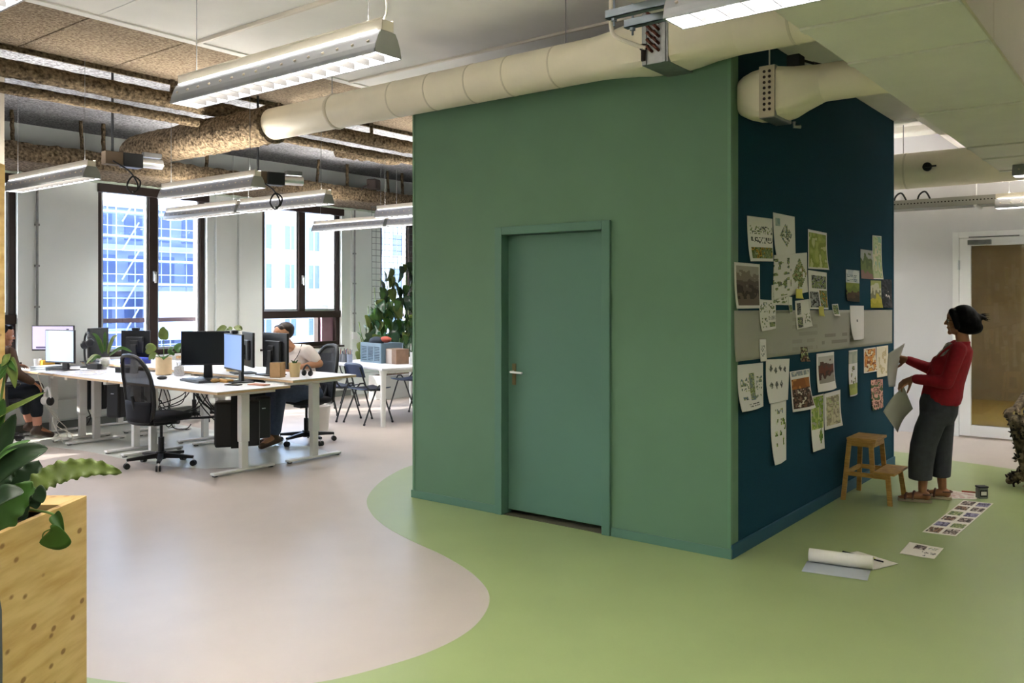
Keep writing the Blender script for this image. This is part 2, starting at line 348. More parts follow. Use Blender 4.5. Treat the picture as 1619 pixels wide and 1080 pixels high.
# outside
mat('facade_white', 'cfcbc8', .8, var=.02, vscale=.5); mat('facade_blue', '8391b3', .8, var=.08, vscale=.4); mat('facade_dark', '55668f', .5)
mat('facade_glass', '71829f', .1, spec=.6); mat('scaffold', 'b3bfd6', .5); mat('tarp', 'b9c4da', .7, var=.04, vscale=1.5)
struct('ground', B().box(-60, 120, 11.6, 130, -9.2, -9), mat('asphalt', 'a9abb0', .9, var=.1, vscale=.3))
ba = thing('construction_building', 'pale blue building wrapped in scaffolding, seen through the double window by the desks', 'building', (20, 60, -9))
B().box(0, 20.5, 0, 10, 0, 17.6).out('wall', MATS['facade_blue'], ba)
for k in range(6):
    B().box(-.1, 20.6, -.3, 0, 2.2 + k * 3.0, 2.55 + k * 3.0).out('floor_slab', MATS['tarp'], ba)
wmesh = None
for k in range(5):
    for j in range(9):
        o = B().box(0, 1.3, -.05, .05, 0, 1.9)
        if wmesh is None: wo = o.out('opening', MATS['facade_dark'], ba); wmesh = wo.data
        else: wo = bpy.data.objects.new('opening', wmesh); COL.objects.link(wo); wo.parent = ba
        wo.location = (.6 + j * 2.25 + (k % 2) * .3, -.02, 2.9 + k * 3.0)
sc = thing('scaffolding', 'tall tubular scaffolding with plank decks in front of the blue building', 'scaffolding', (20, 57.6, -9))
for x in range(0, 22, 2): B().cyl((x, 0, 0), (x, 0, 18.2), .04, n=6).cyl((x, 1.2, 0), (x, 1.2, 18.2), .04, n=6).out('standard', MATS['scaffold'], sc)
for k in range(1, 11): B().box(-.2, 20.4, 0, 1.2, k * 1.66, k * 1.66 + .14).out('deck', MATS['tarp'], sc); B().cyl((0, 0, k * 1.66 + .75), (20.4, 0, k * 1.66 + .75), .04, n=6).out('guard_rail', MATS['scaffold'], sc)
for k in range(9): B().cyl((10.4, -.05, k * 2), (11.6, -.05, k * 2 + 2), .05, n=6).out('brace', MATS['scaffold'], sc)
for x in (12.4, 16.2): B().box(x, x + 3.5, -.16, -.1, 7.7, 11.2).out('tarpaulin', MATS['tarp'], sc)
bb = thing('white_building', 'white rendered building with tall window pairs, seen through the window behind the seated man', 'building', (41.2, 62, -9))
B().box(0, 30, 0, 10, 0, 24).out('wall', MATS['facade_white'], bb); B().box(-.2, 30.2, -.5, 0, 10.1, 10.6).out('cornice', MATS['facade_white'], bb)
gm = fm = None
for k, z in enumerate((2.0, 4.6, 7.4, 11.6, 15.0, 18.4)):
    for j in range(11):
        x = .9 + j * 2.62; h = 1.5 if k < 3 else 2.1
        g = B().box(0, 1.25, -.04, .02, 0, h); f = B().box(-.08, 0, -.1, .02, 0, h).box(1.25, 1.33, -.1, .02, 0, h).box(.58, .67, -.1, .02, 0, h).box(-.15, 1.4, -.2, .02, -.1, 0)
        wd = f.out('window', MATS['white_gloss'], bb); wd.location = (x, -.01, z); g.out('pane', MATS['facade_glass'], wd)
for x in (52.6,): tag(B().box(x, x + 1.6, 60.0, 61.3, -9, 9).out('brick_pier', mat('pinkbrick', 'b78a94', .8, var=.1, vscale=3)), 'pinkish brick pier outside beside the white building', 'pier')
# ================================================================ CEILING SERVICES
def rough_tube(p0, p1, r, n=12, step=.06, amp=.08):
    p0 = Vector(p0); p1 = Vector(p1); L = (p1 - p0).length; k = max(2, int(L / step)); t = (p1 - p0).normalized()
    up = Vector((0, 0, 1)) if abs(t.z) < .9 else Vector((1, 0, 0)); u = t.cross(up).normalized(); q = t.cross(u); b = B(); rings = []
    for i in range(k + 1):
        c = p0.lerp(p1, i / k); rings.append([c + (u * math.cos(2 * math.pi * j / n) + q * math.sin(2 * math.pi * j / n)) * r * (1 + random.uniform(-amp, amp)) for j in range(n)])
    return b.loft(rings)
S_ = MATS['spray']
pipe1 = tag(rough_tube((XN, 7.4, 3.45), (XE, 7.4, 3.45), .075).out('sprayed_pipe', S_, smooth=True, sharp=180), 'thick brown spray-coated pipe, upper of two crossing above the desks', 'pipe', 'sprayed pipes over the desks')
tag(rough_tube((XN, 7.45, 3.3), (XE, 7.45, 3.3), .045).out('sprayed_pipe', S_, smooth=True, sharp=180), 'thinner brown spray-coated pipe just under the thick one above the desks', 'pipe', 'sprayed pipes over the desks')
# sprayed box duct along the windows with its hangers
sd = thing('sprayed_box_duct', 'long brown spray-coated box duct running above the windows', 'duct', (0, 0, 0))
b = B(); rings = []
n = 200
for i in range(n + 1):
    x = XN + (XE - XN) * i / n; ring = []
    pts = [(10.0, 3.13), (10.16, 3.125), (10.33, 3.13), (10.5, 3.128), (10.66, 3.13), (10.83, 3.127), (10.97, 3.13), (10.97, 3.33), (10.6, 3.34), (10.3, 3.335), (10.02, 3.33), (9.99, 3.23)]
    rings.append([(x, y + random.uniform(-.012, .012), z + random.uniform(-.012, .012)) for y, z in pts])
b.loft(rings).out('body', S_, sd, smooth=True, sharp=180)
for x, y in [(4.18, 10.3), (4.95, 10.3), (5.18, 10.25), (5.9, 10.4), (6.6, 10.3), (8.47, 10.3), (9.07, 10.3), (9.96, 10.3), (10.29, 10.3), (2.2, 10.3), (.6, 10.3)]:
    rough_tube((x, y, 3.33), (x + random.uniform(-.04, .04), y, ZH), random.uniform(.016, .026), 7, .05, .2).out('hanger', S_, sd, smooth=True, sharp=180)
for x in (4.4, 4.9, 5.6, 6.9, 7.9, 8.6, 9.4, 10.2):
    for dz in (0,): rough_tube((x, 7.42, 3.5), (x, 7.42, ZH), .022, 7, .05, .2).out('hanger', S_, pipe1, smooth=True, sharp=180)
tag(rough_tube((7.3, 8.5, 3.48), (8.35, 8.45, 3.5), .06, 10, .05, .25).out('sprayed_stub_pipe', S_, smooth=True, sharp=180), 'short lumpy sprayed pipe piece under the grey ceiling behind the white duct', 'pipe')

# duct along the green wall
DX, DZ, DR = 4.85, 3.195, .142
du = thing('white_duct', 'long white round ventilation duct running in front of the green wall', 'duct', (DX, 0, DZ))
def ring(y, rx, rz, p=2, n=28, dz=0, dx=0):
    out = []
    for j in range(n):
        a = 2 * math.pi * j / n; c, s = math.cos(a), math.sin(a); k = (abs(c) ** p + abs(s) ** p) ** (-1 / p); out.append((dx + rx * c * k, y, dz + rz * s * k))
    return out
DM = MATS['duct_white']
B().loft([ring(3.05, DR, DR), ring(6.5, DR, DR)]).out('pipe', DM, du, smooth=True)
for y in (3.35, 3.75, 4.1, 4.5, 4.9): B().loft([ring(y, DR + .0025, DR + .0025), ring(y + .012, DR + .0025, DR + .0025)]).out('seam', MATS['duct_seam'], du, smooth=True)
B().loft([ring(5.62, DR + .004, DR + .004), ring(5.64, DR + .01, DR + .01), ring(5.66, DR + .004, DR + .004)]).out('collar', MATS['duct_seam'], du, smooth=True)
B().loft([ring(2.62, .165, .152, 10), ring(2.7, .163, .152, 7), ring(2.8, .155, .148, 4), ring(2.95, .146, .144, 2.4), ring(3.05, DR, DR)]).out('reducer', DM, du, smooth=True)
cb = B().box(-.17, .17, 2.44, 2.62, -.155, .165).out('coil_box', MATS['galv'], du, bevel=.004)
B().box(-.178, -.17, 2.455, 2.475, -.155, .165).box(-.178, -.17, 2.585, 2.605, -.155, .165).out('flange', MATS['galv'], cb)
for k in range(6):
    for j in range(2): B().tube([(-.172, 2.5 + j * .045, -.08 + k * .042), (-.195, 2.505 + j * .045, -.07 + k * .042), (-.195, 2.525 + j * .045, -.05 + k * .042), (-.172, 2.53 + j * .045, -.04 + k * .042)], .009, 8).out('copper_bend', MATS['copper'], cb, smooth=True)
B().cyl((-.185, 2.6, -.13), (-.185, 2.6, -.06), .014, n=10).cyl((-.185, 2.6, -.06), (-.185, 2.6, -.03), .022, n=10).out('valve', MATS['hole_dark'], cb, smooth=True)
B().loft([ring(2.44, .165, .152, 10), ring(2.36, .16, .15, 6), ring(2.22, .15, .145, 3), ring(2.05, DR, DR)]).out('reducer', DM, du, smooth=True)
B().loft([ring(2.05, DR, DR), ring(1.262, DR, DR)]).out('pipe', DM, du, smooth=True)
B().loft([ring(1.72, DR + .003, DR + .003), ring(1.735, DR + .003, DR + .003)]).out('seam', MATS['duct_seam'], du, smooth=True)
for y in (5.7, 3.3): B().cyl((0, y, DR), (0, y, ZC - DZ), .004, n=6).out('hanger', MATS['galv'], du)
# sprayed end of the duct
rs = []; random.seed(3)
for i in range(64):
    y = 6.5 + i * .0415; t = max(0, (y - 8.75) / .38); r = (DR + .03) * math.sqrt(max(.05, 1 - t * t)) if y > 8.75 else DR + .03
    rs.append([(x * (1 + random.uniform(-.05, .05)), yy, z * (1 + random.uniform(-.05, .05))) for x, yy, z in ring(y, r, r, n=20)])
sp = B().loft(rs).out('sprayed_section', S_, du, smooth=True, sharp=180)

# second duct in front of the blue wall
d2_ = thing('short_white_duct', 'short white duct with perforated coil box, sticking out in front of the blue wall', 'duct', (5.22, 0, 2.87))
B().loft([ring(2.185, .11, .11, 4), ring(2.15, .13, .13, 4), ring(2.09, .137, .148, 5), ring(2.03, .138, .15, 8)]).out('end_reducer', DM, d2_, smooth=True)
cb = B().box(-.14, .14, 1.93, 2.03, -.165, .155).out('coil_box', MATS['galv'], d2_, bevel=.004)
B().box(-.148, -.14, 1.932, 2.028, -.16, .15).out('side_plate', mat('plate_beige', 'b4a893', .5, metal=.3), cb)
for k in range(8):
    for j in range(2): B().cyl((-.1485, 1.962 + j * .033, -.115 + k * .033), (-.151, 1.962 + j * .033, -.115 + k * .033), .0095, n=8).out('tube_hole', MATS['hole_dark'], cb)
B().loft([ring(1.93, .137, .15, 9), ring(1.88, .133, .145, 6), ring(1.78, .122, .128, 3, dz=.015), ring(1.68, .112, .112, dz=.03)]).out('reducer', DM, d2_, smooth=True)
B().loft([ring(1.68, .112, .112, dz=.03), ring(1.262, .112, .112, dz=.03)]).out('pipe', DM, d2_, smooth=True)
B().cyl((-.05, 2.0, .155), (-.05, 2.0, .45), .005, n=6).out('hanger', MATS['white_metal'], d2_)
B().tube(spline([(.05, 1.9, .2), (.12, 1.86, .22), (.16, 1.8, .2), (.22, 1.82, .22), (.3, 1.75, .2)], 5), .008, 6).out('cable', MATS['wire_black'], d2_, smooth=True)
B().box(.02, .12, 1.84, 1.92, .15, .24).out('junction_box', MATS['dark_plastic'], d2_, bevel=.004)
B().tube([(.1, 1.9, -.16), (.1, 1.9, -.19), (.13, 1.87, -.19)], .012, 8).out('drain_stub', MATS['galv'], d2_, smooth=True)
tag(B().cyl((3.9, 1.62, 3.16), (8.7, 1.62, 3.16), .05, n=16).out('white_pipe', DM, smooth=True), 'straight white pipe along the ceiling above the short duct', 'pipe')
# third duct and cable tray by the back wall
d3 = thing('large_white_duct', 'wide white round duct with black damper dial near the glass door', 'duct', (9.9, 0, 2.98))
B().loft([ring(.5, .19, .19), ring(4.6, .19, .19)]).out('pipe', DM, d3, smooth=True)
B().loft([ring(2.3, .194, .194), ring(2.32, .194, .194)]).out('seam', MATS['duct_seam'], d3, smooth=True)
di = B().cyl((-.185, 2.07, .0), (-.215, 2.07, .0), .045, n=20).out('damper_dial', MATS['black_plastic'], d3, smooth=True); B().box(-.23, -.215, 1.98, 2.09, -.008, .008).out('damper_handle', MATS['black_plastic'], di)
B().cyl((0, 2.35, .19), (0, 2.35, .66), .005, n=6).cyl((0, 1.7, .19), (0, 1.7, .66), .005, n=6).out('hanger', MATS['galv'], d3)
ct = thing('cable_tray', 'perforated grey metal cable tray hung on the back wall above the glass door', 'cable tray', (10.6, 0, 2.63))
b = B().box(-.15, .15, .3, 4.5, 0, .006).box(-.152, -.146, .3, 4.5, 0, .1).box(.146, .152, .3, 4.5, 0, .1); b.out('tray', mat('tray_metal', '9b9a96', .45, metal=.4), ct)
for k in range(60): B().box(-.154, -.1515, .5 + k * .035, .515 + k * .035, .05, .062).out('slot', MATS['hole_dark'], ct)
for y in (2.6, 2.35): B().tube(spline([(-.1, y, .05), (-.12, y - .03, .15), (-.13, y - .1, .18), (-.1, y - .16, .05)], 5), .01, 6).out('cable_loop', MATS['wire_black'], ct, smooth=True)
for y in (1.75, 3.4): B().cyl((-.1, y, 0), (-.1, y, 1.0), .007, n=6).box(-.17, .17, y - .015, y + .015, -.02, 0).out('hanger', MATS['white_metal'], ct)
# struts and unit by the duct
un = thing('ceiling_unit', 'pale boxed ventilation unit carried on grey strut rails above the right lamp', 'ventilation unit', (3.73, 0, 3.0))
for x in (-.09, .09):
    B().box(x - .02, x + .02, .3, 2.23, -.02, -.016).box(x - .02, x - .016, .3, 2.23, -.02, .02).box(x + .016, x + .02, .3, 2.23, -.02, .02).out('strut_rail', MATS['galv_blue'], un)
    B().cyl((x, 2.19, -.06), (x, 2.19, ZC - 3.0), .006, n=8).cyl((x, 2.19, -.035), (x, 2.19, -.022), .016, n=6).out('threaded_rod', MATS['galv_blue'], un)
B().box(-.2, .3, .3, 2.08, .022, .33).out('housing', MATS['concrete_paint'], un, bevel=.01)
B().cyl((-.201, 2.0, .12), (-.206, 2.0, .12), .012, n=10).out('port', MATS['black_plastic'], un)
tag(B().tube(spline([(4.6, 2.79, ZC), (4.6, 2.79, 3.4), (4.6, 2.79, 3.3), (4.605, 2.76, 3.23), (4.64, 2.63, 3.16), (4.66, 2.58, 3.14)], 5), .013, 10).out('white_conduit', MATS['lamp_white'], smooth=True), 'bent white conduit dropping from the ceiling to the coil box of the long duct', 'conduit')
tag(B().box(3.825, 3.855, .5, 6.12, ZC - .03, ZC).out('conduit_rail', MATS['lamp_white'], bevel=.004), 'thin white cable rail running across the white ceiling behind the nearest lamp', 'cable rail')
tag(B().box(5.4, 5.43, 2.5, 6.12, ZC - .02, ZC).out('conduit_rail', MATS['lamp_white'], bevel=.004), 'thin white cable rail on the ceiling above the long white duct', 'cable rail')

# projectors on the box duct
def projector(name, loc, rz, label):
    p = thing(name, label, 'projector', loc, rz, 'projectors over the desks')
    B().obox((0, 0, 0), (.16, .1, .12)).out('bracket_box', mat('bracket_brown', '57493a', .8), p, bevel=.004)
    B().box(.08, .26, -.06, .06, -.07, .06).out('body', MATS['black_plastic'], p, bevel=.008)
    B().cyl((.26, 0, -.01), (.46, 0, -.01), .045, n=18).out('lens_tube', MATS['chrome'], p, smooth=True)
    B().box(.28, .45, -.03, .03, .045, .09).out('fan_housing', MATS['galv'], p, bevel=.004)
    B().tube(spline([(-.02, -.06, -.03), (.1, -.08, -.1), (.16, -.08, -.16), (.2, -.08, -.25), (.15, -.08, -.32), (.1, -.08, -.25), (.15, -.08, -.16), (.22, -.08, -.2), (.2, -.08, -.28), (.15, -.08, -.3)], 6), .008, 6).out('cable', MATS['wire_black'], p, smooth=True)
    B().cyl((0, 0, .06), (0, 0, ZH - loc[2]), .012, n=8).out('mount', MATS['dark_plastic'], p)
    return p
projector('projector', (4.0, 7.75, 2.9), R(-6), 'black projector with silver lens tube hung at the sprayed duct, left of the others')
projector('projector', (5.27, 7.32, 2.83), R(-20), 'black projector beside the end of the long lamp over the desks')
pj = thing('speaker_spot', 'small dark spot speaker on a bracket above the box duct', 'speaker', (9.3, 9.95, 3.4))
B().obox((0, 0, 0), (.2, .16, .16), rz=.4).out('body', MATS['hole_dark'], pj, bevel=.02); B().tube([(-.08, 0, 0), (-.2, .02, -.06), (-.2, .06, -.1)], .012, 6).out('bracket', MATS['hole_dark'], pj)

# pendant louvre lamps
mat('lamp_glow', 'ffffff', .5, emit=LAMP); MATS['lamp_glow'].node_tree.nodes['Principled BSDF'].inputs['Emission Color'].default_value = WARM + (1,)
mat('lamp_up', 'ffffff', .5, emit=LAMP * 1.6); MATS['lamp_up'].node_tree.nodes['Principled BSDF'].inputs['Emission Color'].default_value = WARM + (1,)
mat('lamp_line', 'ffffff', .5, emit=3)
def lamp_parts(root, L, detail):
    h = L / 2; W = .075
    prof = [(-W, 0), (-W * .93, .035), (-W * .72, .075), (-.04, .097), (.04, .097), (W * .72, .075), (W * .93, .035), (W, 0)]
    B().loft([[(x, -h, z) for x, z in prof], [(x, h, z) for x, z in prof]], close=False).out('reflector', MATS['lamp_silver'], root, thick=.003)
    B().box(-.034, .034, -h - .0, h, .1, .145).box(-.034, -.031, -h, h, .145, .153).box(.031, .034, -h, h, .145, .153).out('channel', MATS['lamp_white'], root, bevel=.003)
    for s in (-1, 1): B().prism(prof, -.003, .003).out('end_cap', MATS['lamp_end'], root).matrix_local = Matrix.Translation((0, s * h, 0)) @ Matrix.Rotation(R(90), 4, 'X')
    B().box(-.05, .05, -h + .01, h - .01, .05, .056).out('light_tray', MATS['lamp_glow'], root)
    for s in (-1, 1): B().box(s * .044 - .002, s * .044 + .002, -h + .02, h - .02, .1, .102).out('top_slot', MATS['lamp_line'], root)
    B().box(-.026, .026, -h + .03, h - .03, .1455, .149).out('uplight_tray', MATS['lamp_up'], root)
    k = 16
    for i in range(1, k): y = -h + L * i / k; B().box(-W * .95, W * .95, y - .002, y + .002, .002, .03).out('louvre_blade', MATS['lamp_blade'], root)
    B().box(-W - .004, -W + .004, -h, h, -.002, .012).box(W - .004, W + .004, -h, h, -.002, .012).out('rim', MATS['lamp_silver'], root)
    for i in range(k):
        y = -h + L * (i + .5) / k
        for s in ((-1, 1) if detail else (-1,)): B().cyl((s * W * .86, y, .05), (s * W * .93, y, .055), .007, n=6).out('vent_slot', MATS['lamp_white'], root)
    for y in (-h + .12, h - .12): B().cyl((0, y, .145), (0, y, ZC - 2.62), .0025, n=5).cyl((0, y, .145), (0, y, .17), .014, .006, n=8).out('suspension', MATS['galv'], root)
protos = {}
LG = 'pendant louvre lamps'
def lamp(x, y0, y1, z, label):
    L = round(abs(y1 - y0), 2); r = thing('pendant_lamp', label, 'lamp', (x, (y0 + y1) / 2, z), 0, LG)
    if L in protos:
        for ch in protos[L]: cp(ch, r)
    else: lamp_parts(r, L, True); protos[L] = list(r.children)
    return r
l1 = lamp(2.52, 2.61, 4.14, 2.62, 'nearest long louvre lamp hanging in front of the white ceiling')
B().tube(spline([(0, -.74, .15), (.0, -.76, .2), (.03, -.7, .3), (-.02, -.64, .42), (0, -.62, 1.02)], 6), .005, 6).out('power_cord', MATS['wire_white'], l1, smooth=True)
lamp(2.88, -.05, 1.48, 2.62, 'lamp at the top of the picture below the coil box of the long duct')
lamp(1.22, 1.9, 3.43, 2.62, 'lamp just showing in the upper left corner')
lg_ = lamp(4.66, 6.47, 8.0, 2.6, 'lamp with green end beside the projector over the desks')
for ch in lg_.children:
    if ch.name.startswith('end_cap') and ch.matrix_local.translation.y < 0: ch.data = ch.data.copy(); ch.data.materials[0] = MATS['green_paint']
lamp(3.54, 7.2, 8.73, 2.62, 'leftmost lamp, hanging in front of the wall beside the far left window')
lamp(6.02, 8.72, 10.25, 2.62, 'pale lamp crossing the double window, left of its pair')
lamp(6.02, 7.13, 8.66, 2.62, 'lamp crossing the wall between two windows, right of its pair')
lamp(8.38, 8.7, 10.23, 2.62, 'lamp crossing the window behind the seated man')
lamp(8.38, 7.1, 8.63, 2.62, 'lamp beside the green wall edge, in front of the tall climbing plant')
lamp(7.74, 6.66, 8.19, 2.66, 'warm lit lamp just above another by the green wall edge')
lamp(8.5, -.4, 1.13, 2.66, 'lamp end seen below the bulkhead at the right edge')
lamp(10.3, .0, 1.53, 2.56, 'lamp near the glass door at the right edge')
lamp(.3, -2.6, -1.07, 2.62, 'lamp behind the viewer over the green floor')
lamp(-.2, 1.2, 2.73, 2.62, 'lamp out of view to the left behind the viewer')
lamp(10.25, 2.9, 4.43, 2.62, 'unseen lamp added behind the green room to light the back wall')  # not a visible fixture; added so the back wall gets brighter
lamp(6.6, -2.4, -.87, 2.62, 'unseen lamp added past the bulkhead to brighten the right side')  # added outside the view as extra light for the right side
lamp(13.2, .2, 1.73, 2.6, 'unseen lamp added to light the tan room behind the glass door')  # unseen source added so the room behind the glass is lit
# sockets and pipes on the window wall
for x, z0, z1, lb in [(4.73, 1.2, 3.0, 'grey vertical conduit on the wall beside the left monitors'), (9.783, 1.06, 3.1, 'grey vertical conduit with white socket on the wall beside the climbing plant')]:
    c = thing('wall_conduit', lb, 'conduit', (x, YW - .03, 0), 0, 'wall conduits')
    if x > 9: c.location.y = YW - .075
    B().cyl((0, 0, z0), (0, 0, z1), .014, n=10).out('pipe', MATS['galv'], c, smooth=True)
    for k in range(4): B().box(-.025, .025, -.012, .025, z0 + .3 + k * .5, z0 + .325 + k * .5).out('clip', MATS['galv'], c)
    B().box(-.05, .05, -.02, .025, z0 - .12, z0).out('socket', MATS['white_gloss'], c, bevel=.006)
# ================================================================ PRINTED SHEETS
def h2(i, j, s):
    n = (i * 374761393 + j * 668265263 + s * 974634777) & 0xffffffff; n = ((n ^ (n >> 13)) * 1274126177) & 0xffffffff; return ((n ^ (n >> 16)) & 0xffff) / 65535
def vn(x, y, s):
    i, j = math.floor(x), math.floor(y); a, b = x - i, y - j; a = a * a * (3 - 2 * a); b = b * b * (3 - 2 * b)
    return (h2(i, j, s) * (1 - a) + h2(i + 1, j, s) * a) * (1 - b) + (h2(i, j + 1, s) * (1 - a) + h2(i + 1, j + 1, s) * a) * b
def ink(u, v, rects, base, seed):
    c = base
    for k, (u0, v0, u1, v1, pal, sc, mode) in enumerate(rects):
        if u0 <= u <= u1 and v0 <= v <= v1:
            a, b = (u - u0) / (u1 - u0), (v - v0) / (v1 - v0); n = vn(u * sc, v * sc * 1.3, seed + k)
            if mode == 'photo': c = pal[min(len(pal) - 1, int(n * len(pal) * .999))]
            elif mode == 'scene':
                t = b + (n - .5) * .35; c = pal[max(0, min(len(pal) - 1, int(t * len(pal))))]
            elif mode == 'sketch':
                if n > .56: c = pal[int(vn(u * 30, v * 30, seed + 9) * len(pal) * .999)]
            elif mode == 'dots':
                if vn(u * sc, v * sc * .6, seed + k) > .55: c = pal[int(h2(int(u * sc), int(v * sc), seed) * len(pal) * .999)]
            elif mode == 'diamond':
                if abs(a - .5) + abs(b - .5) < .5 and n > .3: c = pal[int(vn(u * 26, v * 26, seed + 9) * len(pal) * .999)]
            elif mode == 'lines':
                if int(b * sc) % 2 == 0 and vn(u * 40, int(b * sc), seed) > .35: c = pal[0]
            elif mode == 'plan':
                if abs(vn(u * sc, v * sc, seed + k) - .5) < .07: c = pal[0]
                else: c = pal[1 + int(n * (len(pal) - 1) * .999)] if len(pal) > 1 else c
    return c
def sheet(name, pos, rects, label, cat, base='e2ddd4', nu=26, nv=30, seed=1, group=None, thick=.0008, loc=(0, 0, 0), parent=None, m=None):
    """pos(u, v) -> point of the sheet, u to the right, v down"""
    b = B().grid(lambda u, v: pos(u, v), nu, nv)
    o = b.out(name, m or printmat(), parent); me = o.data
    for p in me.polygons: p.use_smooth = True
    if not m:
        at = me.color_attributes.new('ink', 'FLOAT_COLOR', 'CORNER'); cols = []
        for i in range(nu):
            for j in range(nv): cols.append(lin(ink((i + .5) / nu, (j + .5) / nv, rects, base, seed)))
        for p in me.polygons:
            for li in p.loop_indices: at.data[li].color = cols[p.index]
    md = o.modifiers.new('thick', 'SOLIDIFY'); md.thickness = thick
    if label: tag(o, label, cat, group)
    o.location = loc; return o
GR = ['76824f', '8c9662', '586644', 'b0b58a']; GY = ['444444', '777777', '222222', '999999']; SK = ['8a8f7a', '6f7f88', 'a3a878', '5b5b5b']
AU = ['b0772e', '6d5a20', 'c9a03c', '50601f']; BR = ['4a342a', '7d5e4a', '2e221e', 'b5a795']; OR = ['c77a3a', 'e0a050', '8a4a20', 'e8d8b8']
def wallsheet(q, rects, label, seed, curl=.03, cat='print', base='e4dfdd', nu=44, nv=44, name='pinned_print', lift=.004):
    TL, TR, BR_, BL = q; cx = (TL[0] + TR[0]) / 2; cz = (TL[1] + BL[1]) / 2
    def pos(u, v):
        x = (TL[0] * (1 - u) + TR[0] * u) * (1 - v) + (BL[0] * (1 - u) + BR_[0] * u) * v
        z = (TL[1] * (1 - u) + TR[1] * u) * (1 - v) + (BL[1] * (1 - u) + BR_[1] * u) * v
        y = -lift - curl * .65 * (v ** 3) * (.5 + .5 * math.sin(u * 3 + seed)) - curl * .25 * math.sin(u * math.pi) * v
        return (x - cx, y, z - cz)
    return sheet(name, pos, rects, label, cat, base, nu, nv, seed, 'prints pinned on the blue wall', loc=(cx, BY0, cz))
G = 'e2ddd4'
ws = wallsheet
tag(sheet('paper_strip', lambda u, v: (5.075 + u * 3.72 - 6.9, -.002 - .012 * (v ** 4) * (1 - u) ** 8, (1.533 - .03 * u) * (1 - v) + (1.215 - .033 * u) * v - 1.36),
    [(.27, .2, .42, .95, ['9e9b91'], 9, 'lines'), (.45, .6, .7, .8, ['8f8c82'], 7, 'lines'), (.5, .1, .62, .2, ['8f8c82'], 5, 'lines')], 'long grey paper strip stretched across the blue wall', 'paper strip', 'a9a69c', 110, 12, 5, loc=(6.9, BY0, 1.36)), group='prints pinned on the blue wall')
ws([(5.27, 2.138), (5.704, 2.15), (5.716, 1.86), (5.285, 1.846)], [(.08, .2, .97, .38, GY + GR, 30, 'sketch'), (.12, .45, .97, .6, GY, 26, 'sketch'), (.08, .68, .97, .94, AU + GR, 14, 'photo')], 'print with two rows of trees and a yellow flower photo, upper left of wall', 1)
ws([(5.716, 2.195), (6.132, 2.196), (6.15, 1.93), (5.734, 1.895)], [(.25, .2, .85, .8, SK + ['cfcabc'], 18, 'diamond'), (.08, .12, .3, .3, ['8fa3a8', 'a9b5b0'], 8, 'photo')], 'pale sheet with a diamond-shaped axonometric drawing, topmost on the blue wall', 2)
ws([(5.734, 1.905), (6.386, 1.95), (6.394, 1.658), (5.70, 1.6)], [(.0, .1, .5, .95, SK + GR, 12, 'sketch'), (.52, .12, .98, .95, GR + ['8a6f4a', 'b5a880'], 9, 'diamond')], 'large site plan with a green garden block, pinned left of the green map', 3, nu=40)
ws([(5.695, 1.7), (6.03, 1.7), (5.97, 1.562), (5.692, 1.566)], [(.1, .1, .9, .9, SK + GR, 12, 'sketch')], 'lower site plan sheet with a pale green patch, tucked under the large site plan', 4, lift=.0025)
ws([(6.414, 2.126), (6.843, 2.123), (6.843, 1.833), (6.414, 1.831)], [(.05, .06, .95, .95, ['b5bb6a', 'a3ad58', '8f9a48', 'c9cc90'], 7, 'photo')], 'yellow-green map print above the sheet of photos', 5)
ws([(6.414, 1.822), (6.843, 1.813), (6.843, 1.525), (6.437, 1.531)], [(.15, .12, .95, .45, GY + GR, 16, 'photo'), (.04, .55, .48, .95, GY + ['8a8f88'], 14, 'photo'), (.53, .5, .97, .95, AU + GR, 14, 'photo')], 'sheet of four garden photos below the yellow-green map', 6)
ws([(5.069, 1.835), (5.482, 1.834), (5.482, 1.544), (5.073, 1.545)], [(.06, .06, .96, .93, ['a39a90', '7f746a', '5c5048', '3b302a', '6d5d50'], 9, 'scene')], 'sepia photo of figures in a landscape, leftmost on the blue wall above the strip', 7)
ws([(5.473, 1.603), (5.763, 1.596), (5.77, 1.402), (5.473, 1.393)], [(.05, .08, .45, .4, SK, 16, 'sketch'), (.55, .08, .95, .45, SK + GR, 14, 'sketch'), (.5, .55, .98, .68, ['555555'], 6, 'lines'), (.52, .76, .96, .9, GR, 10, 'photo'), (.08, .6, .4, .92, SK, 14, 'sketch')], 'small sheet with four sketches hanging over the left part of the grey strip', 8)
ws([(6.001, 1.625), (6.08, 1.619), (6.085, 1.504), (6.008, 1.501)], [(.1, .5, .9, .9, GR, 8, 'photo')], 'narrow curled card beside the tilted print', 9, nu=10, nv=14)
ws([(6.142, 1.592), (6.451, 1.606), (6.451, 1.403), (6.163, 1.384)], [(.1, .1, .35, .5, GY, 12, 'photo'), (.08, .58, .42, .95, GR + GY, 14, 'photo'), (.55, .5, .95, .85, SK, 16, 'sketch')], 'slightly tilted white print hanging over the middle of the grey strip', 10, .05)
for q, s, lb in [([(6.085, 1.677), (6.217, 1.679), (6.209, 1.607), (6.085, 1.61)], 11, 'yellow sticky note above the tilted print'), ([(6.58, 1.549), (6.693, 1.548), (6.687, 1.472), (6.58, 1.479)], 12, 'yellow sticky note under the sheet of four photos')]:
    ws(q, [], lb, s, .02, 'sticky note', 'd9cf6a', 5, 5, 'sticky_note', .03)
ws([(6.972, 1.565), (7.126, 1.567), (7.169, 1.465), (6.995, 1.47)], [(.1, .05, .9, .8, GR + ['5f8fa0'], 8, 'photo')], 'tiny green photo card at the top edge of the grey strip', 13, nu=12, nv=12)
ws([(7.446, 1.552), (7.845, 1.547), (7.845, 1.257), (7.446, 1.26)], [(.42, .42, .5, .48, ['666666'], 4, 'photo')], 'nearly blank white sheet hanging over the right part of the grey strip', 14, .05)
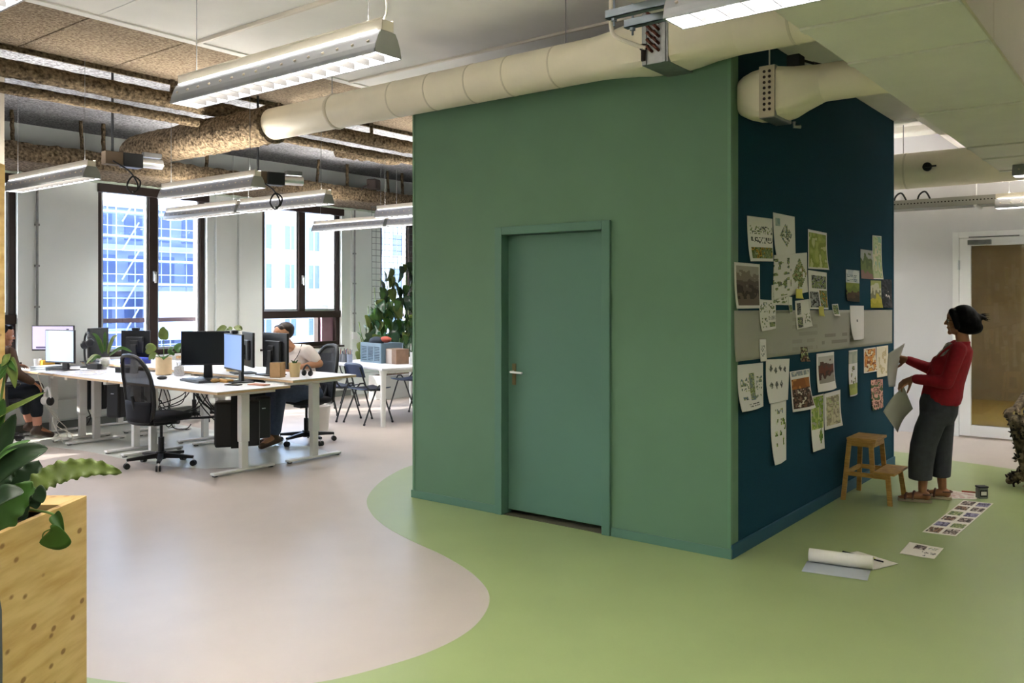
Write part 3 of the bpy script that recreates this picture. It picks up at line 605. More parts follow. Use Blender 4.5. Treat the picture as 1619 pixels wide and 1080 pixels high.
ws([(7.33, 1.852), (7.711, 1.851), (7.711, 1.579), (7.32, 1.59)], [(0, 0, 1, .42, ['b5bcc4', 'cfd2d2'], 5, 'photo'), (.1, .16, .8, .22, ['2f4f5f'], 3, 'lines'), (.1, .3, .8, .37, ['2f4f5f'], 3, 'lines'), (0, .42, 1, 1, ['7d8a35', '6a7a2c', '4a3a22', '33261a'], 7, 'scene')], 'print with pale sky, lettering and leafy forest floor', 15)
ws([(7.749, 2.04), (8.113, 2.042), (8.113, 1.784), (7.749, 1.785)], [(0, 0, 1, 1, ['a9a9a9', '5b6a40', '6f7d4a', '8a6a64'], 6, 'scene')], 'photo of a reddish garden path beside the tall narrow map', 16)
ws([(8.113, 2.181), (8.409, 2.191), (8.409, 1.789), (8.113, 1.787)], [(.05, .03, .95, .97, ['b9c09a', 'a3b585', 'cfc9a8', '8fb09a'], 6, 'photo')], 'tall narrow pale green map, topmost at the right end of the blue wall', 17)
ws([(8.056, 1.774), (8.4, 1.777), (8.4, 1.524), (8.056, 1.526)], [(0, 0, 1, 1, ['9aa060', 'c0bfa8', '7a7a60', 'b5a83a', 'a39a2c'], 6, 'scene')], 'photo of yellow meadow grass below the tall narrow map', 18)
ws([(8.422, 1.79), (8.77, 1.797), (8.77, 1.518), (8.422, 1.529)], [(0, 0, 1, 1, ['1d2228', '23282e', '3d3f44', '1a1c20'], 7, 'photo'), (.3, .4, .7, .7, ['d8d0c8', '26282c', '26282c', '26282c'], 14, 'photo')], 'dark night photo at the right end of the blue wall', 19)
ws([(5.12, 1.191), (5.538, 1.183), (5.538, .893), (5.12, .899)], [(.42, .2, .62, .8, GR + SK, 14, 'photo'), (.1, .3, .95, .6, SK, 22, 'sketch'), (.1, .7, .9, .78, SK, 18, 'sketch'), (.3, .86, .8, .93, ['555555'], 3, 'lines')], 'white sheet with a tower-like tree drawing below the left end of the strip', 20, .05)
cub = [(.12 + .2 * k, .12 + .05 * (k % 2), .27 + .2 * k, .3 + .05 * (k % 2), ['3a3a3a', '6a6a6a', '55594a'], 20, 'diamond') for k in range(4)] + [(.12 + .22 * k, .5, .28 + .22 * k, .7, ['3a3a3a', '7a7a7a', '8a8f7a'], 20, 'diamond') for k in range(3)]
ws([(5.588, 1.2), (6.028, 1.182), (5.992, .894), (5.575, .908)], cub, 'white sheet with seven small dark cube drawings', 21, .05)
ws([(5.466, 1.342), (5.58, 1.338), (5.58, 1.191), (5.466, 1.194)], [(.2, .3, .8, .8, ['9a9a9a'], 20, 'sketch')], 'narrow white slip on the lower left of the grey strip', 22, nu=10, nv=14, lift=.008)
ws([(6.242, 1.255), (6.388, 1.248), (6.407, 1.143), (6.242, 1.149)], [(0, 0, 1, 1, GR + BR, 6, 'photo')], 'tiny dark green photo at the lower edge of the grey strip', 23, nu=12, nv=12, lift=.008)
ws([(6.033, 1.089), (6.444, 1.086), (6.475, .796), (6.089, .796)], [(.06, .03, .95, .14, ['8a8f98', 'c9c5bc'], 14, 'photo'), (.05, .2, .95, .45, ['a8652c', '8f5526', 'c98a4a'], 5, 'photo'), (.05, .45, .95, .93, ['cfc5b5', '4a332a', '2e2220', '6a4a3c', '8a7468'], 14, 'photo')], 'tilted aerial photo of a town with orange fields', 24, .06)
ws([(6.601, 1.188), (7.022, 1.184), (7.022, .897), (6.601, .896)], [(.08, .1, .96, .8, ['b9b5ae', '5a3f34', '6a3a2c', '4a302a', '8f8a80'], 8, 'scene')], 'photo of a street between dark red brick houses', 25, .05)
ws([(7.41, 1.175), (7.656, 1.172), (7.648, .79), (7.391, .791)], [(.02, .02, .98, .3, ['a9ada0', 'b9bbac'], 4, 'photo'), (.2, .35, .8, .8, GR + BR, 10, 'sketch'), (.02, .75, .98, .98, ['a3a85a', '8f9650'], 6, 'photo')], 'slim upright pale green drawing below the right part of the strip', 26, nu=14, nv=34)
ws([(5.67, .895), (5.964, .893), (5.964, .474), (5.67, .484)], [(.3, .1, .8, .22, SK, 14, 'sketch'), (.25, .28, .95, .72, ['8fa53a', '6f8a2c', '4a5a24', 'c9cfa8', 'd9d5c8'], 9, 'sketch')], 'long upright sheet with lime green axonometric, hanging lowest on the blue wall', 27, .05, nu=18, nv=36)
ws([(6.468, .873), (6.771, .871), (6.764, .446), (6.468, .46)], [(.05, .03, .95, .6, ['8fa048', 'b0b870', '6f8a3a', '9a9a88'], 9, 'plan'), (.55, .6, .9, .92, ['5f7a34', '7d9440'], 8, 'diamond')], 'long upright green garden plan beside the courtyard plan', 28, .05, nu=18, nv=36)
ws([(6.781, .868), (7.184, .868), (7.184, .578), (6.781, .584)], [(.12, .12, .92, .92, ['8f8470', 'b3b585', 'c9c0a0', 'a39a80'], 9, 'plan')], 'beige and green courtyard plan right of the long garden plan', 29, .04)
ws([(7.847, 1.17), (8.222, 1.169), (8.222, .954), (7.847, .955)], [(.04, .04, .96, .96, OR + ['e0d0a8'], 8, 'photo')], 'small orange flower illustration below the right end of the strip', 30)
ws([(8.245, 1.17), (8.637, 1.167), (8.637, .891), (8.245, .889)], [(.15, .1, .85, .9, ['d8c8a8', 'b9a880', 'c9b590', 'a8a070'], 6, 'sketch')], 'pale cream plant drawing, last at the right end below the strip', 31, base='ddd2bd')
ws([(8.064, .88), (8.457, .86), (8.457, .602), (8.073, .608)], [(0, 0, 1, 1, ['c98f84', '6a4a3a', 'd9a598', '4a5a34'], 7, 'photo')], 'pink print with dark green leaves, lowest at the right of the blue wall', 32)

# ---------------------------------------------------------------- sheets on the floor
def floorsheet(q, rects, label, seed, z=.003, nu=30, nv=20, name='floor_print', base='d8d2c8'):
    cx = sum(p[0] for p in q) / 4; cy = sum(p[1] for p in q) / 4
    def pos(u, v):
        a, b_, c, d = q
        return ((a[0] * (1 - u) + b_[0] * u) * (1 - v) + (d[0] * (1 - u) + c[0] * u) * v - cx, (a[1] * (1 - u) + b_[1] * u) * (1 - v) + (d[1] * (1 - u) + c[1] * u) * v - cy, .004 * abs(u - .5) * abs(v - .5))
    return sheet(name, pos, rects, label, 'print', base, nu, nv, seed, 'prints lying on the green floor', loc=(cx, cy, z))
PH = ['5a4a48', '8a7a74', '3a302e', 'b5a8a0']; PV = ['6a6480', '8a84a0', '4a4460']
floorsheet([(6.086, 1.406), (6.066, 1.198), (5.779, 1.194), (5.774, 1.394)], [(.25, .1, .55, .45, PH, 9, 'photo'), (.62, .15, .9, .3, SK, 16, 'sketch'), (.55, .55, .95, .7, GY, 20, 'sketch'), (.6, .78, .95, .9, GY, 20, 'sketch')], 'single white print lying between the paper roll and the photo sheet', 41)
rc = []
for k in range(6):
    v0 = .02 + k * .165
    for j, u0 in enumerate((.06, .53)): rc.append((u0, v0, u0 + .4, v0 + .12, [PH, PV, BR, PH, GR, PV, BR, PH, PV, GR, BR, PH][(k * 2 + j) % 12], 22, 'photo'))
floorsheet([(7.611, 1.36), (7.639, 1.152), (6.423, 1.194), (6.404, 1.399)], rc, 'long printed strip of photo tiles on the floor before the woman', 42, nu=20, nv=70)
floorsheet([(7.96, 1.62), (7.93, 1.3), (7.72, 1.285), (7.6, 1.48)], [(.1, .1, .9, .9, ['b5908a', 'c9b5b0', 'd5cfc8'], 12, 'photo')], "pinkish print behind the woman's heels under the red strip", 43)
tag(B().obox((7.965, 1.36, .008), (.02, .15, .01), rz=.25).out('red_marker', mat('red_plastic', '8f2a1c', .5), bevel=.003), 'red pencil lying beside the tin on the floor', 'pencil')
tin = thing('small_tin', 'small black and white tin standing on the floor behind the photo strip', 'tin', (7.8, 1.26, .002), R(-50))
B().box(-.038, .038, -.028, .028, 0, .085).out('body', mat('tin_body', '6f7370', .4, metal=.3), tin, bevel=.006); B().box(-.04, .04, -.03, .03, .085, .1).out('lid', MATS['dark_plastic'], tin, bevel=.004)
lbm = B().box(-.03, .03, -.0285, -.028, .015, .07).out('label_plate', MATS['black_plastic'], tin); B().box(-.022, .022, -.0292, -.0285, .028, .057).out('label_paper', MATS['paper_plain'], lbm)
# paper roll: a sheet rolling up at one edge
rl = thing('paper_roll', 'white paper roll lying on a grey sheet at the corner of the green floor', 'paper roll', (5.2, 1.59, .003), math.atan2(-.33, .06))
Lr = .36
def rollpos(u, v):
    t = v * 3.2 * math.pi; r = .042 - .006 * v; return (u * Lr - Lr / 2, .08 + r * math.sin(t), .045 - r * math.cos(t))
sheet('rolled_sheet', rollpos, [], None, None, parent=rl, nu=4, nv=40, m=MATS['paper_plain'])
sheet('flat_flap', lambda u, v: (u * Lr - Lr / 2 - .012, .08 - .21 * v, .002 + .004 * (1 - v)), [], None, None, parent=rl, nu=4, nv=6, m=mat('paper_bluegrey', 'aab0b6', .6))
floorsheet([(5.36, 1.74), (5.653, 1.617), (5.535, 1.343), (5.33, 1.42)], [(.5, .3, .9, .55, ['b8c832', 'c5d23c'], 3, 'photo'), (.2, .55, .8, .62, ['26221e'], 3, 'photo')], 'white sheet with lime green print sticking out behind the paper roll', 44, .006)
tag(B().cyl((5.57, 1.68, .012), (5.5, 1.42, .012), .005, n=8).out('black_pen', MATS['black_plastic'], smooth=True), 'thin black pen on the lime print behind the roll', 'pen')
tag(B().cyl((5.42, 1.82, .012), (5.4, 1.68, .02), .004, n=8).out('green_pencil', mat('green_pencil', '8a9a5c', .5), smooth=True), 'pale green pencil beside the paper roll', 'pencil')

# ---------------------------------------------------------------- step stool
st = thing('step_stool', 'small birch step stool with two steps against the blue wall', 'stool', (7.27, 1.95, 0)); BI = MATS['birch']
def leg(p0, p1, w=.036, d=.022):
    b = B(); rings = []
    for p in (p0, p1): rings.append([(p[0] + sx * w / 2, p[1] + sy * d / 2, p[2]) for sx, sy in ((-1, -1), (1, -1), (1, 1), (-1, 1))])
    return b.loft(rings).out('leg', BI, st, bevel=.003)
for s in (-1, 1):
    leg((s * .215, .175, .002), (s * .15, .145, .475), .022, .036); leg((s * .17, -.04, .2), (s * .15, -.02, .475), .022, .036); leg((s * .215, -.18, .002), (s * .185, -.155, .232), .022, .036)
    B().obox((s * .19, 0, .215), (.018, .35, .035)).out('side_rail', BI, st, bevel=.003)
B().box(-.165, .165, -.06, .165, .475, .497).out('top', BI, st, bevel=.005)
B().box(-.205, .205, -.21, -.05, .232, .252).out('lower_step', BI, st, bevel=.005)
B().box(-.19, .19, .15, .168, .2, .235).out('back_rail', BI, st, bevel=.003); B().box(-.14, .14, -.045, -.027, .43, .475).out('front_apron', BI, st, bevel=.003); B().box(-.14, .14, .13, .148, .43, .475).out('back_apron', BI, st, bevel=.003)
for s in (-1, 1): B().box(s * .15 - .009, s * .15 + .009, -.03, .14, .43, .475).out('side_apron', BI, st, bevel=.003)
# ================================================================ DESKS AND OFFICE
def desk(name, label, x0, x1, y0, y1, z, legs, grp):
    cx = (x0 + x1) / 2; d = thing(name, label, 'desk', (cx, (y0 + y1) / 2, 0), 0, grp); hx = (x1 - x0) / 2; hy = (y1 - y0) / 2; yc = (y0 + y1) / 2
    tp = B().box(-hx, hx, -hy, hy, z - .006, z).out('tabletop', MATS['desk_white'], d, bevel=.002); B().box(-hx, hx, -hy, hy, z - .026, z - .006).out('edge_board', MATS['desk_edge'], tp)
    ly = [l - yc for l in legs]
    B().box(-.2, -.16, ly[0], ly[1], z - .066, z - .026).box(.16, .2, ly[0], ly[1], z - .066, z - .026).out('frame', MATS['white_metal'], d)
    for y in ly:
        B().box(-hx + .06, hx - .06, y - .03, y + .03, z - .066, z - .026).out('cross_bar', MATS['white_metal'], d)
        lg = B().box(-.045, .045, y - .035, y + .035, .28, z - .066).out('leg', MATS['white_metal'], d, bevel=.008); B().box(-.036, .036, y - .027, y + .027, .035, .28).out('inner_column', MATS['white_metal'], lg, bevel=.006)
        ft = B().box(-.33, .33, y - .035, y + .035, .012, .036).out('foot', MATS['white_metal'], d, bevel=.008)
        for s in (-1, 1): B().cyl((s * .3, y, 0.002), (s * .3, y, .013), .025, n=12).out('foot_pad', MATS['black_plastic'], ft)
    return d
DG = 'white sit-stand desks'
Z1, Z2 = .785, .83
desk('desk', 'white-legged desk in the front row behind the black office chair, nearest the viewer', 4.4, 5.19, 6.7, 8.62, Z1, (6.88, 8.46), DG)
desk('desk', 'middle desk of the front row with the blue books', 4.4, 5.19, 8.64, 9.81, Z1, (8.8, 9.65), DG)
desk('desk', 'desk of the front row by the wall, with the left monitors', 4.4, 5.19, 9.83, 10.88, Z1, (9.98, 10.7), DG)
desk('desk', 'desk in the second row where the man in the white shirt sits', 5.22, 6.02, 6.7, 8.62, Z2, (6.88, 8.5), DG)
desk('desk', 'middle desk of the second row', 5.22, 6.02, 8.64, 9.81, Z2, (8.8, 9.65), DG)
desk('desk', 'second-row desk under the double window', 5.22, 6.02, 9.83, 10.88, Z2, (9.98, 10.7), DG)

def office_chair(name, label, loc, rz, arms=True, backmat='black_mesh', seatz=.5):
    c = thing(name, label, 'office chair', loc, rz, 'black office chairs'); K = MATS['black_plastic']
    bs = B(); bs.cyl((0, 0, .07), (0, 0, .14), .045, n=16).out('base_hub', K, c)
    for k in range(5):
        a = 2 * math.pi * k / 5 + .3; ca_, sa_ = math.cos(a), math.sin(a); L = .31
        arm = B().loft([[(ca_ * r - sa_ * s * wd, sa_ * r + ca_ * s * wd, z) for s, z in ((-1, z0), (1, z0), (1, z1), (-1, z1))] for r, wd, z0, z1 in ((.03, .024, .08, .13), (L, .016, .075, .1))]).out('base_arm', K, c, bevel=.004)
        x, y = ca_ * L, sa_ * L; cw = B().cyl((x, y, .06), (x, y, .08), .008, n=8).out('castor_stem', MATS['chrome'], arm)
        B().cyl((x - sa_ * .022, y + ca_ * .022, .03), (x - sa_ * .006, y + ca_ * .006, .03), .028, n=14).cyl((x + sa_ * .006, y - ca_ * .006, .03), (x + sa_ * .022, y - ca_ * .022, .03), .028, n=14).out('castor', K, arm, smooth=True)
    B().cyl((0, 0, .12), (0, 0, .28), .028, n=14).out('gas_sleeve', K, c, smooth=True); B().cyl((0, 0, .28), (0, 0, seatz - .09), .014, n=12).out('gas_rod', MATS['dark_plastic'], c, smooth=True)
    B().box(-.12, .12, -.08, .08, seatz - .1, seatz - .055).out('mechanism', K, c, bevel=.01); B().tube([(.05, .08, seatz - .08), (.06, .2, seatz - .08), (.09, .24, seatz - .11)], .009, 8).out('tilt_lever', K, c, smooth=True)
    rings = []
    for z, k in ((-.055, .8), (-.045, .93), (-.02, 1), (.0, .97), (.012, .85)):
        rings.append([(x, y, seatz + z - .03 * max(0, x - .15)) for x, y, _ in [(q[0] * .24 * k, q[1] * .24 * k, 0) for q in [(math.copysign(abs(math.cos(t)) ** .5, math.cos(t)), math.copysign(abs(math.sin(t)) ** .5, math.sin(t))) for t in [2 * math.pi * i / 28 for i in range(28)]]]])
    B().loft(rings).out('seat', mat('seat_fabric', '15161b', .9, var=.1, vscale=80), c, smooth=True, sharp=60)
    H0, H1 = seatz - .06, seatz + .58
    def bp(u, v):   # u across -1..1, v up 0..1
        wd = .235 * (1 - .25 * max(0, v - .75) * 4 * .35) * (.9 + .1 * math.sin(v * math.pi)); y = u * wd
        return Vector((-.25 - .05 * v + .1 * (v - .35) ** 2 * -1 + .05 * u * u, y, H0 + (H1 - H0) * v - .05 * abs(u) ** 3 * (v if v > .6 else 0)))
    outl = [bp(math.copysign(min(1, abs(math.cos(t)) ** .45), math.cos(t)), .5 + .5 * math.copysign(min(1, abs(math.sin(t)) ** .45), math.sin(t))) for t in [2 * math.pi * i / 40 for i in range(40)]]
    fr = B(); fr.tube(outl + [outl[0]], .02, 8).out('back_frame', K, c, smooth=True)
    B().grid(lambda u, v: bp((u * 2 - 1) * .96, .03 + v * .94), 10, 12).out('back_mesh', mat('mesh_net', '0f1013', .8, alpha=.72), c, smooth=True, thick=.004)
    B().grid(lambda u, v: bp((u * 2 - 1) * .9, .02 + v * .3) + Vector((-.012, 0, 0)), 8, 5).out('back_panel', mat('back_fabric', '14151d', .85), c, smooth=True, thick=.02)
    B().tube([(-.1, 0, seatz - .08), (-.2, 0, seatz - .07), (-.26, 0, seatz + .05), (-.3, 0, seatz + .2)], [.025, .025, .022, .015], 8).out('back_post', K, c, smooth=True)
    if arms:
        for s in (-1, 1):
            ar = B().tube([(-.02, s * .22, seatz - .07), (-.02, s * .29, seatz - .05), (-.03, s * .29, seatz + .17)], .016, 8).out('arm_post', K, c, smooth=True); B().caps((-.13, s * .29, seatz + .185), (.1, s * .29, seatz + .185), .022).out('arm_pad', K, ar, smooth=True)
    return c
office_chair('office_chair', 'black mesh-back office chair without armrests, in front of the nearest desk', (4.48, 7.75, 0), R(2), False)
office_chair('office_chair', 'black office chair the man in the white shirt sits on', (6.2, 7.72, 0), R(172), False)
office_chair('office_chair', 'dark office chair with blue back behind the second row near the double window', (6.42, 10.3, 0), R(180))
office_chair('office_chair', 'office chair under the person at the far left', (3.98, 10.25, 0), R(5))

# ---- screens
def monitor(label, loc, ang, screen, w=.54, h=.33, zc=.3, cat='monitor', cam_=False, back=False):
    m = thing('monitor', label, 'monitor', loc, R(ang), 'computer monitors'); K = MATS['black_plastic']
    pn = B().box(-.012, .012, -w / 2, w / 2, zc - h / 2, zc + h / 2).out('panel', K, m, bevel=.004)
    B().box(.0122, .0135, -w / 2 + .01, w / 2 - .01, zc - h / 2 + .018, zc + h / 2 - .01).out('screen', screen, pn)
    B().box(-.045, -.012, -w * .3, w * .3, zc - h * .3, zc + h * .28).out('back_shell', MATS['dark_plastic'], pn, bevel=.01)
    B().box(-.06, -.045, -.05, .05, zc - .05, zc + .05).out('mount_plate', K, m, bevel=.004)
    B().loft([[(-.055, -.035, zc), (-.075, -.035, zc), (-.075, .035, zc), (-.055, .035, zc)], [(-.06, -.045, .01), (-.09, -.045, .01), (-.09, .045, .01), (-.06, .045, .01)]]).out('stand_neck', K, m, bevel=.004)
    B().box(-.17, .06, -.12, .12, .001, .012).out('stand_base', K, m, bevel=.005)
    if cam_: cm = B().box(-.03, .03, -.04, .04, zc + h / 2, zc + h / 2 + .035).out('webcam', K, m, bevel=.008); B().cyl((.03, 0, zc + h / 2 + .018), (.036, 0, zc + h / 2 + .018), .012, n=12).out('webcam_lens', MATS['chrome'], cm)
    return m
off = mat('screen_off', '0d1016', .25, spec=.5)
mat('screen_lilac', 'b9b3d8', .3, emit=.26, ecol='c0b6e2'); mat('screen_blue', '7f9bd0', .3, emit=.2, ecol='8aa6dc'); mat('screen_sky', '9fb4d8', .3, emit=.1, ecol='b0c6ea')
m1 = monitor('switched-off dark monitor facing the viewer on the nearest desk', (5.05, 7.88, Z1), 37.8 + 180 + 6, off, .5, .35, .32)
m2 = monitor('monitor with plain blue screen angled beside the dark one', (5.02, 7.36, Z1), 163, MATS['screen_blue'], .56, .36, .3, cam_=True)
m3 = monitor('dark monitor back facing the viewer, in front of the seated man', (5.5, 7.34, Z2), -8, off, .5, .36, .25)
m4 = monitor('dark monitor back half hidden beside the blue screen', (5.44, 7.72, Z2), -22, off, .46, .36, .25)
m5 = monitor('wide monitor with lilac window on screen at the far left desk', (4.74, 10.57, Z1), 218, MATS['screen_lilac'], .5, .3, .36)
m6 = monitor('tilted monitor with pale sky-blue screen before the lilac one', (4.62, 10.13, Z1), 195, MATS['screen_sky'], .46, .38, .28)
m7 = monitor('dark monitor back with webcam on top in front of the double window', (5.55, 10.18, Z2), 35, off, .36, .34, .22, cam_=True)
m8 = monitor('narrow dark monitor edge behind the headphone stand', (5.3, 10.62, Z2), 300, off, .4, .36, .24)
for nm, x, y in ((0, 5.0, 7.95),): pass
# lit window drawings on the lilac screen
B().box(.0136, .0138, -.2, .19, .24, .26).box(.0136, .0138, .16, .19, .26, .47).out('screen_window_bar', mat('screen_dark_bar', '4b4668', .4, emit=.2, ecol='4b4668'), m5)

# ---- small things on the desks
hs = thing('headphone_stand', 'black headphones hanging on a curved stand on the far desk', 'headphones', (5.06, 10.4, Z1))
B().tube(spline([(0, .0, .01), (0, .06, .08), (0, .075, .25), (0, .06, .36), (0, 0, .42), (0, -.06, .36)], 6), .013, 8).out('headband', MATS['black_plastic'], hs, smooth=True)
B().ell((0, .07, .27), (.05, .03, .055)).out('ear_pad', MATS['dark_plastic'], hs, smooth=True); B().ell((0, -.06, .3), (.05, .03, .055)).out('ear_pad', MATS['dark_plastic'], hs, smooth=True); B().lathe([(.08, 0), (.08, .012), (.02, .018)], 20).out('base', MATS['black_plastic'], hs, smooth=True)
cu = thing('clear_cup', 'clear plastic cup on the far left desk', 'cup', (4.6, 10.66, Z1)); B().lathe([(.035, 0), (.045, .12), (.042, .12), (.033, .004)], 20).out('body', mat('cup_plastic', 'e8ecee', .2, alpha=.5), cu, smooth=True)
tag(B().box(-.07, .07, -.05, .05, 0, .1).out('yellow_box', mat('yellow_card', 'd8a02c', .6), bevel=.004), 'small yellow cardboard box under the lilac monitor', 'box').location = (4.68, 10.6, Z1)
tg = thing('grey_folder_tray', 'pale grey folder tray stacked with papers on the far desk', 'tray', (4.62, 10.4, Z1), .3)
for k in range(3): B().box(-.16, .16, -.12, .12, k * .018, k * .018 + .012).out('tray_layer', mat('tray_grey', 'a9b3ba', .5), tg, bevel=.003)
for k, (x, y, a) in enumerate([(4.62, 9.75, .2), (4.6, 9.45, .9), (4.85, 9.6, -.3), (4.78, 9.98, .5)]):
    o = floorsheet([(-.105, .148), (.105, .148), (.105, -.148), (-.105, -.148)], [(.1, .1, .9, .9, ['8a8fae', 'c9c9d2', 'd8d8dc'], 8, 'photo')], ['drawing sheet on the middle desk nearest the aisle', 'tilted drawing sheet near the white cylinder pot', 'drawing sheet in the centre of the middle desk', 'drawing sheet beside the tilted monitor'][k], 60 + k, Z1 + .002, 12, 14, 'desk_print'); o.location.x = x; o.location.y = y; o.rotation_euler.z = a; o['group'] = 'drawings on the desks'
for k in range(3): tag(B().box(-.11, .11, -.15, .15, 0, .022).out('blue_book', mat('book_blue%d' % k, ['1f2f8f', '24318a', '2c3f9c'][k], .5), bevel=.003), ['lowest blue book of the stack behind the vase', 'middle blue book of the stack behind the vase', 'top blue book of the stack behind the vase'][k], 'book', 'blue books').location = (5.44, 9.98, Z2 + k * .023)
tag(B().lathe([(.04, 0), (.043, .17), (.039, .17), (.037, .01)], 20).out('white_cylinder_pot', MATS['white_gloss'], smooth=True), 'plain white cylinder pot on the middle desk', 'pot').location = (4.97, 9.15, Z1)
kb = thing('keyboard', 'dark keyboard lying before the switched-off monitor', 'keyboard', (4.83, 7.72, Z1), R(-8)); B().box(-.07, .07, -.22, .22, .002, .022).out('case', MATS['dark_plastic'], kb, bevel=.005)
for r in range(5):
    for c in range(14): B().box(-.056 + r * .023, -.037 + r * .023, -.205 + c * .029, -.18 + c * .029, .022, .027).out('key', MATS['black_plastic'], kb)
tag(B().ell((0, 0, .018), (.055, .032, .02)).out('computer_mouse', MATS['black_plastic'], smooth=True), 'round black mouse beside the glass jar', 'mouse').location = (4.76, 8.22, Z1)
tag(B().ell((0, 0, .02), (.05, .035, .022)).out('wooden_toy', mat('brown_thing', '8a6a3c', .8, var=.2, vscale=30), smooth=True), 'small brown wooden toy block before the dark monitor', 'toy').location = (4.9, 7.5, Z1)
tag(B().obox((0, 0, .015), (.08, .2, .028)).out('wooden_holder', mat('wood_tray', 'b0803c', .5, var=.1, vscale=20), bevel=.006), 'long wooden phone holder on the nearest desk', 'holder').location = (4.98, 7.46, Z1)
ph = thing('phone', 'dark phone lying on the nearest desk below the blue screen', 'phone', (4.85, 7.12, Z1), .4); B().box(-.04, .04, -.075, .075, .001, .011).out('body', MATS['dark_plastic'], ph, bevel=.004); B().box(-.036, .036, -.07, .07, .011, .0115).out('screen', off, ph)
tag(B().obox((0, 0, .006), (.09, .2, .01), rz=.2).out('red_booklet', mat('booklet', 'b0745c', .6)), 'thin reddish booklet near the corner of the nearest desk', 'booklet').location = (5.0, 6.93, Z1 + .001)
# box and cup on the second-row desk
cbx = thing('cardboard_box', 'square beige cardboard box on the second-row desk corner', 'box', (5.33, 7.08, Z2), .5); B().box(-.065, .065, -.055, .055, 0, .15).out('body', MATS['cardboard'], cbx, bevel=.004); B().box(-.055, .055, -.045, .045, .146, .151).out('opening', MATS['hole_dark'], cbx)
cpt = thing('beige_pot', 'beige tapered pot with a tiny succulent beside the cardboard box', 'pot', (5.46, 6.98, Z2)); B().lathe([(.045, 0), (.06, .14), (.054, .14), (.05, .1)], 24).out('pot', mat('beige_pot', 'd5bb8c', .6), cpt, smooth=True)
for k in range(6): B().tube([(0, 0, .1), (.02 * math.cos(k), .02 * math.sin(k), .15), (.04 * math.cos(k), .04 * math.sin(k), .17)], [.006, .008, .001], 6).out('leaf', MATS['leaf_mid'], cpt, smooth=True)
hd = thing('black_headset', 'black headset lying behind the beige pot', 'headset', (5.6, 6.96, Z2)); B().tube(spline([(0, -.05, .01), (0, -.06, .06), (0, 0, .11), (0, .06, .06), (0, .05, .01)], 6), .01, 8).out('band', MATS['black_plastic'], hd, smooth=True); B().ell((0, -.05, .03), (.03, .018, .03)).ell((0, .05, .03), (.03, .018, .03)).out('ear_cup', MATS['black_plastic'], hd, smooth=True)
# jar terrarium
ja = thing('glass_jar', 'glass bottle terrarium with cork lid and dark soil on the nearest desk', 'jar', (5.13, 8.52, Z1)); B().lathe([(.05, 0), (.055, .01), (.055, .13), (.035, .165), (.034, .185), (.031, .185), (.032, .163), (.051, .128), (.051, .008)], 24).out('glass', mat('jar_glass', 'ffffff', .02, alpha=.25), ja, smooth=True)
B().lathe([(.05, .008), (.05, .09), (.03, .1)], 20).out('soil', MATS['soil'], ja, smooth=True); B().lathe([(.03, .17), (.033, .21)], 16).out('cork_lid', mat('cork', 'a9855c', .8, var=.2, vscale=60), ja)
for k in range(7): B().tube([(.02 * math.cos(k), .02 * math.sin(k), .09), (.03 * math.cos(k + 1), .03 * math.sin(k + 1), .15)], [.006, .002], 5).out('sprig', MATS['leaf_dark'], ja)
# pc towers
def tower(label, loc, rz, s=(.42, .19, .44)):
    t = thing('computer_tower', label, 'computer', loc, rz, 'computers hung under the desks'); B().box(-s[0] / 2, s[0] / 2, -s[1] / 2, s[1] / 2, 0, s[2]).out('case', MATS['black_plastic'], t, bevel=.02)
    B().box(-s[0] / 2 - .004, -s[0] / 2, -s[1] / 2 + .02, s[1] / 2 - .02, .03, s[2] - .03).out('front_panel', MATS['dark_plastic'], t); B().box(-s[0] / 2 - .006, -s[0] / 2 - .004, -.02, .02, s[2] - .12, s[2] - .11).out('power_light', MATS['alu'], t)
    B().box(-.06, .06, -s[1] / 2 - .006, s[1] / 2 + .006, -.01, s[2] + .16).out('holder', MATS['black_mesh'], t, bevel=.004)
tower('black computer tower hung beside the front leg of the nearest desk', (5.02, 7.3, .17), R(-35))
tower('second black tower in a tall black holder left of the seated man', (5.36, 7.5, .2), R(80), (.4, .17, .42))
tower('black computer tower under the far desk beside the paired legs', (4.98, 9.35, .3), R(20), (.4, .18, .38))
tower('black computer case behind the paired desk legs near the headset', (5.0, 10.05, .33), R(10), (.34, .18, .36))
# headset hanging under desk
hh_ = thing('hanging_headset', 'white and black headset hanging from the desk edge by the far left person', 'headset', (4.42, 10.0, .42))
B().tube(spline([(0, -.06, .02), (0, -.07, .12), (0, 0, .2), (0, .07, .12), (0, .06, .02)], 6), .012, 8).out('headband', MATS['white_gloss'], hh_, smooth=True); B().ell((0, -.07, .05), (.045, .02, .05)).out('ear_cup', MATS['black_plastic'], hh_, smooth=True); B().ell((0, .07, .05), (.045, .02, .05)).out('ear_cup', MATS['white_gloss'], hh_, smooth=True)
tag(B().tube(spline([(4.4, 10.1, .78), (4.36, 10.1, .76), (4.4, 10.06, .6), (4.42, 10.02, .62)], 5), .006, 6).out('white_cable', MATS['wire_white'], smooth=True), 'white cable looped over the desk edge to the hanging headset', 'cable')
